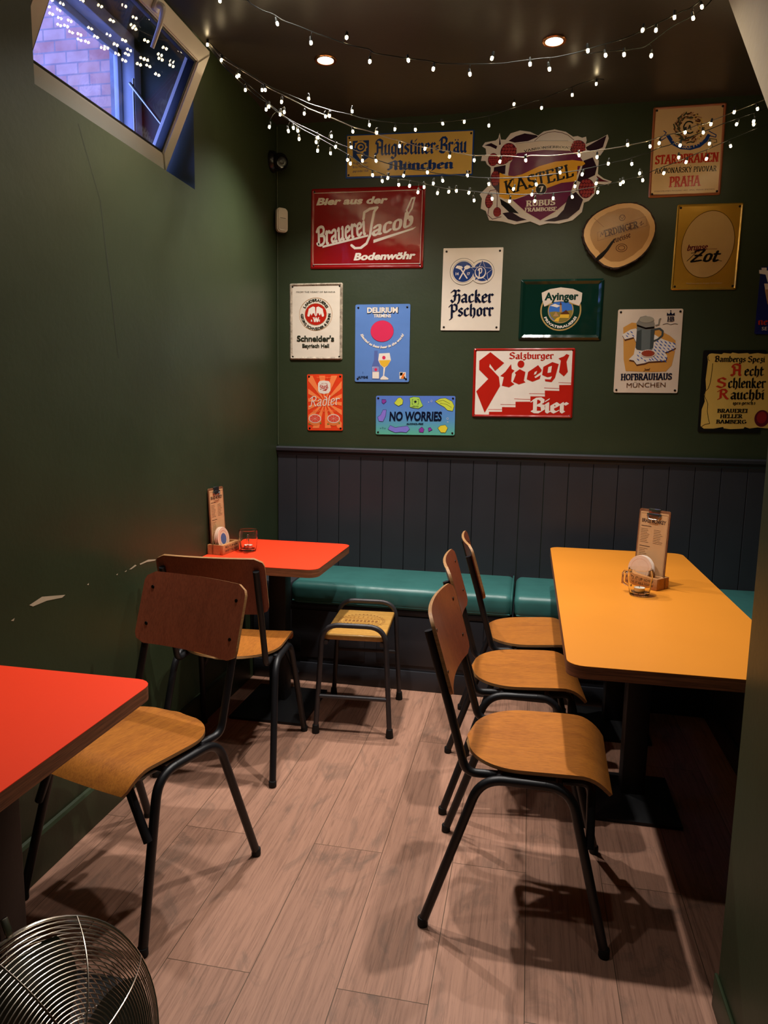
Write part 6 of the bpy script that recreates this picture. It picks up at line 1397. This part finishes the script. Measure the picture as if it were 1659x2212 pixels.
# ------------------------------------------------------------------ fairy lights
LIGHTS = json.loads('{"A":[[254,-1338,2731,284,-1335,2710,323,-1331,2701,378,-1325,2696,387,-1324,2685,431,-1319,2661,461,-1315,2653,493,-1312,2631,552,-1305,2611,599,-1300,2591,648,-1295,2575,691,-1290,2559,734,-1285,2546,781,-1280,2537,795,-1278,2524,876,-1269,2511,888,-1268,2508,960,-1260,2499,983,-1257,2496,1006,-1255,2488,1082,-1246,2485,1173,-1236,2483,1217,-1231,2484,1279,-1225,2491,1347,-1217,2497,1366,-1215,2497,1384,-1213,2499,1445,-1206,2510,1505,-1199,2527,1531,-1197,2533,1591,-1190,2548,1630,-1186,2563,1686,-1179,2589,1731,-1174,2608,1762,-1171,2624,1781,-1169,2628,1807,-1166,2643,1826,-1164,2665],[284,-1335,2697,476,-1314,2622,588,-1301,2561,706,-1288,2574,783,-1280,2499,909,-1266,2500,991,-1257,2472,1110,-1243,2454,1179,-1236,2500,1301,-1222,2480,1363,-1215,2464,1481,-1202,2516,1537,-1196,2501,1647,-1184,2572,1688,-1179,2571,1742,-1173,2607,1799,-1167,2603,1823,-1164,2635]],"F":[[1470,-1153,2526,1528,-1147,2534,1598,-1139,2537,1661,-1132,2542,1720,-1126,2586,1751,-1122,2608,1800,-1117,2629,1852,-1111,2666,1871,-1109,2695],[1599,-1139,2524,1685,-1129,2519]],"E":[[25,-882,2831,79,-861,2758,151,-834,2713,207,-812,2684,259,-792,2654,313,-771,2636,365,-751,2619,406,-736,2603,463,-714,2591,499,-700,2583,560,-677,2576,603,-660,2565,680,-631,2559,772,-595,2559,856,-563,2566,940,-531,2579,1034,-495,2596,1125,-460,2619,1245,-414,2666,1309,-389,2694,1338,-378,2702,1386,-360,2727,1440,-339,2751,1504,-314,2783,1573,-288,2812,1602,-277,2824],[404,-736,2623,572,-672,2589,640,-646,2541,741,-607,2533,823,-576,2538,933,-534,2571,1021,-500,2586,1123,-461,2579,1224,-422,2674,1341,-377,2669,1469,-328,2733,1570,-289,2787,228,-804,2640,135,-840,2681]],"B":[[26,-881,2818,83,-871,2740,161,-857,2696,220,-846,2662,275,-836,2628,332,-826,2602,398,-814,2570,420,-810,2558,478,-800,2536,524,-792,2519,572,-783,2500,602,-778,2487,677,-764,2470,716,-757,2455,786,-745,2438,856,-732,2419,935,-718,2408,1016,-704,2394,1075,-693,2384,1119,-685,2385,1219,-667,2384,1284,-656,2379,1303,-652,2387,1382,-638,2386,1465,-623,2395,1525,-612,2403,1597,-600,2412,1674,-586,2425,1762,-570,2445,1829,-558,2468,1898,-546,2481,1953,-536,2509,1978,-531,2511,2025,-523,2531,2081,-513,2554,2185,-494,2596,2270,-479,2634],[29,-880,2809,83,-871,2733,151,-858,2677,255,-840,2624,319,-828,2580,409,-812,2537,493,-797,2527,509,-794,2529,602,-778,2471,697,-761,2467,788,-744,2418,889,-726,2409,987,-709,2380,1085,-691,2367,1187,-673,2363,1289,-655,2369,1498,-617,2390,1569,-604,2384,1686,-584,2431,1774,-568,2426,1907,-544,2480,2005,-526,2512,2091,-511,2557,2180,-495,2570]],"C":[[27,-881,2800,85,-868,2727,156,-852,2671,230,-835,2609,282,-823,2563,331,-812,2526,374,-802,2504,447,-786,2473,513,-771,2441,587,-754,2415,657,-738,2386,694,-730,2373,753,-717,2356,831,-699,2340,889,-686,2337,922,-679,2328,1001,-661,2323,1094,-640,2315,1185,-619,2315,1245,-606,2318,1314,-590,2324,1388,-574,2334,1495,-549,2352,1582,-530,2372,1625,-520,2384,1685,-506,2398,1792,-482,2434,1817,-477,2448,1867,-466,2461,1925,-452,2486,1985,-439,2511,2041,-426,2534,2079,-418,2551,2160,-399,2581,2305,-367,2635],[174,-848,2626,309,-817,2538,325,-813,2547,267,-827,2489,361,-805,2488,378,-801,2478,458,-783,2454,451,-785,2436,511,-771,2460,528,-768,2420,590,-754,2420,635,-743,2370,689,-731,2371,800,-706,2316,895,-685,2331,957,-671,2300,1056,-648,2323,1143,-629,2292,1243,-606,2275,1334,-586,2295,1428,-564,2344,1518,-544,2339,1621,-521,2383,1716,-499,2384,1821,-476,2467,1906,-457,2461,1996,-436,2513,2128,-407,2548,2196,-391,2561]],"D":[[27,-881,2792,88,-865,2714,154,-848,2655,227,-829,2597,259,-821,2581,284,-815,2556,346,-799,2516,389,-788,2489,451,-772,2460,515,-755,2427,592,-736,2387,641,-723,2349,705,-707,2329,754,-694,2309,828,-675,2305,883,-661,2294,946,-645,2280,1057,-616,2272,1114,-602,2267,1184,-584,2264,1239,-570,2264,1286,-557,2265,1367,-537,2270,1422,-522,2277,1477,-508,2284,1585,-481,2306,1660,-461,2325,1719,-446,2342,1766,-434,2351,1805,-424,2374,1895,-401,2410,1967,-382,2442,2038,-364,2472,2092,-350,2498,2183,-327,2538,2333,-289,2602],[252,-823,2558,263,-820,2569,338,-801,2479,380,-790,2450,453,-771,2408,504,-758,2400,572,-741,2377,583,-738,2363,672,-715,2321,711,-705,2299,733,-699,2312,777,-688,2287,821,-677,2284,855,-668,2260,916,-652,2297,879,-662,2281,934,-648,2259,979,-636,2266,1010,-628,2271,1061,-615,2265,1083,-610,2235,1156,-591,2244,1228,-572,2237,1318,-549,2266,1331,-546,2241,1406,-527,2254,1484,-507,2262,1493,-504,2305,1580,-482,2319,1588,-480,2284,1680,-456,2320,1691,-454,2328,1757,-436,2365,1771,-433,2338,1857,-411,2369,1914,-396,2433,1946,-388,2416,2030,-366,2432,2037,-365,2492,2126,-342,2486,2215,-319,2574]]}')
m_wire = plain('dark_green_wire', '#14170f', .5); m_wirec = plain('clear_silver_wire', '#a29a88', .3, .5)
m_led = emitter('warm_led', (1.0, .76, .42), 55.0)
b = MB(); b.lathe([(0, -.0070), (.0032, -.0058), (.0046, -.003), (.0048, .001), (.0042, .004), (.0032, .0055)], 12, 0); b.lathe([(.0038, .0045), (.0046, .008), (.0040, .018), (.0015, .021)], 10, 1)
proto = b.done('bulb', [m_led, m_wire]); bulb_me = proto.data; bpy.data.objects.remove(proto)
ENDS = {'A': ([[150, -1348, 2808]], [[1850, -1162, 2800]]), 'F': ([[1300, -1172, 2520]], [[1882, -1108, 2806]]), 'E': ([], []), 'B': ([], [[2738, -400, 2745]]), 'C': ([], [[2738, -270, 2730]]), 'D': ([], [[2738, -208, 2720]])}
NAMES = {'A': 'dark wired fairy light string sagging nearest the camera across the ceiling', 'F': 'short fairy light strand hanging below the front string at the upper right', 'E': 'fairy light string ending at the ceiling above the raspberry sign', 'B': 'fairy light string crossing the top of the purple shield sign', 'C': 'fairy light string crossing the yellow banner of the shield sign', 'D': 'lowest fairy light string, dipping just above the dark red sign'}
for key, (wv, bv) in LIGHTS.items():
    W = [Vector(wv[i:i + 3]) / 1000 for i in range(0, len(wv), 3)]; B = [Vector(bv[i:i + 3]) / 1000 for i in range(0, len(bv), 3)]
    a, z = ENDS[key]; W = ([Vector(p) / 1000 for p in a] if key != 'F' else []) + W + [Vector(p) / 1000 for p in z]
    for p in W: p.z = min(p.z, 2.807); p.x = max(p.x, .012)
    b = MB(); b.tube(fillet(W, .02, 3), .0017, 6); pts = W
    for p in B:
        p.z = min(p.z, 2.79); q = min(pts, key=lambda r: (r - p).length); tip = p + Vector((0, 0, .020)); best = None
        for u, v in zip(W, W[1:]):
            d = v - u; t_ = max(0, min(1, (tip - u).dot(d) / max(d.length_squared, 1e-9))); c = u + d * t_
            if best is None or (c - tip).length < (best - tip).length: best = c
        if (best - tip).length < .004: continue
        b.tube([best, best * .5 + tip * .5 + Vector((0, 0, .006)), tip], .0011, 5)
    root = b.done('fairy_lights', m_wirec if key in 'B' else m_wire, sharp=0); tag(root, NAMES[key], 'lights', 'fairy light strings')
    for i, p in enumerate(B):
        o = bpy.data.objects.new('bulb', bulb_me); COL.objects.link(o); o.location = p; o.rotation_euler = (random.uniform(-.3, .3), random.uniform(-.3, .3), 0); o.parent = root

# ------------------------------------------------------------------ chrome floor fan at the lower left
FC = Vector((0.608, -2.824, 0.269)); ax = Vector((0.85, -0.28, 0.46)).normalized(); FM = Matrix.Translation(FC) @ ax.to_track_quat('Z', 'X').to_matrix().to_4x4()
t = thing('floor_fan', 'chrome wire guard floor fan in front of the near orange table', 'fan', (FC.x, FC.y, 0)); Ti = Matrix.Translation((-FC.x, -FC.y, 0)); FL = Ti @ FM
def ring(b, r, z, w, n=64): b.tube([FL @ Vector((r * math.cos(2 * PI * k / n), r * math.sin(2 * PI * k / n), z)) for k in range(n)], w, 6, closed=True)
RF, DF, DB = .213, .085, -.08
b = MB()
for k in range(3, 30):
    r = RF * k / 30; ring(b, r, DF * (1 - (r / RF) ** 2.6), .0011)
ring(b, RF, 0, .0028)
for k in range(8):
    a = 2 * PI * k / 8 + .2; b.tube([FL @ Vector((r * math.cos(a), r * math.sin(a), DF * (1 - (r / RF) ** 2.6) + .0022)) for r in [RF * i / 14 for i in range(3, 15)]], .0013, 6)
b.done('front_guard', m_chrome, t)
b = MB()
for k in range(5, 26):
    r = RF * k / 26; ring(b, r, DB * (1 - (r / RF) ** 3.2), .0011)
ring(b, RF, -.006, .0028)
for k in range(8):
    a = 2 * PI * k / 8; b.tube([FL @ Vector((r * math.cos(a), r * math.sin(a), DB * (1 - (r / RF) ** 3.2) - .002)) for r in [RF * i / 14 for i in range(3, 15)]], .0013, 6)
b.done('rear_guard', m_chrome, t)
b = MB(); b.lathe([(0, DF + .004), (.034, DF + .003), (.037, DF - .003), (.034, DF - .006), (0, DF - .006)], 28, mat=FL); b.done('badge', m_fanmetal, t)
b = MB(); b.lathe([(0, .045), (.030, .043), (.040, .030), (.040, .0), (.055, -.012), (.058, -.090), (.050, -.120), (0, -.125)], 28, mat=FL); b.done('motor', m_fanmetal, t)
for q in range(3):
    P = []
    for i in range(9):
        r = .036 + .150 * i / 8; sw = 1.35 * (.55 + .45 * math.sin(PI * (i + 1) / 10)); row = []
        for j in range(9):
            a = q * 2 * PI / 3 + (j / 8 - .5) * sw + .15 * i / 8; row.append(FL @ Vector((r * math.cos(a), r * math.sin(a), .018 + (j / 8 - .5) * -.040 * (1 - .4 * i / 8))))
        P.append(row)
    b = MB(); b.sheet(P, .0012, 0, 0); b.done('blade', m_fanmetal, t)
b = MB(); u = FL.to_3x3(); side = Vector((-ax.y, ax.x, 0)).normalized(); c0 = Ti @ FC
pl = [c0 + side * (RF * .84) + Vector((0, 0, -.115)), c0 + side * (RF * .86) + Vector((0, 0, -.15)), c0 + side * (RF - .03) + Vector((0, 0, .012 - FC.z)), c0 - side * (RF - .03) + Vector((0, 0, .012 - FC.z)), c0 - side * (RF * .86) + Vector((0, 0, -.15)), c0 - side * (RF * .84) + Vector((0, 0, -.115))]
b.tube(fillet(pl, .05, 6), .009, 12)
for s in (-1, 1): b.tube([c0 + side * s * .12 + Vector((0, 0, .011 - FC.z)) + Vector((ax.x, ax.y, 0)).normalized() * -.16, c0 + side * s * .12 + Vector((0, 0, .011 - FC.z)) + Vector((ax.x, ax.y, 0)).normalized() * .16], .010, 12)
b.done('stand', m_iron, t)
b = MB(); e = FL @ Vector((0, 0, 0)); d = (u @ Vector((1, 0, 0))).normalized(); upv = max((FL.to_3x3() @ Vector((math.cos(a), math.sin(a), 0)) for a in [i * .05 for i in range(126)]), key=lambda v: v.z).normalized()
top = c0 + upv * (RF + .002); tg = upv.cross(ax).normalized()
b.box((-.006, -.004, 0), (.006, .004, .032), bevel=.002, mat=Matrix.Translation(top) @ upv.to_track_quat('Z', 'Y').to_matrix().to_4x4()); b.done('guard_clip', m_chrome, t)
b = MB(); rear = c0 - ax * .11; b.tube(fillet([rear + tg * .06, rear + tg * .075 - ax * .05 + upv * .05, rear - tg * .075 - ax * .05 + upv * .05, rear - tg * .06], .03), .005, 10); b.done('carry_handle', m_chrome, t)
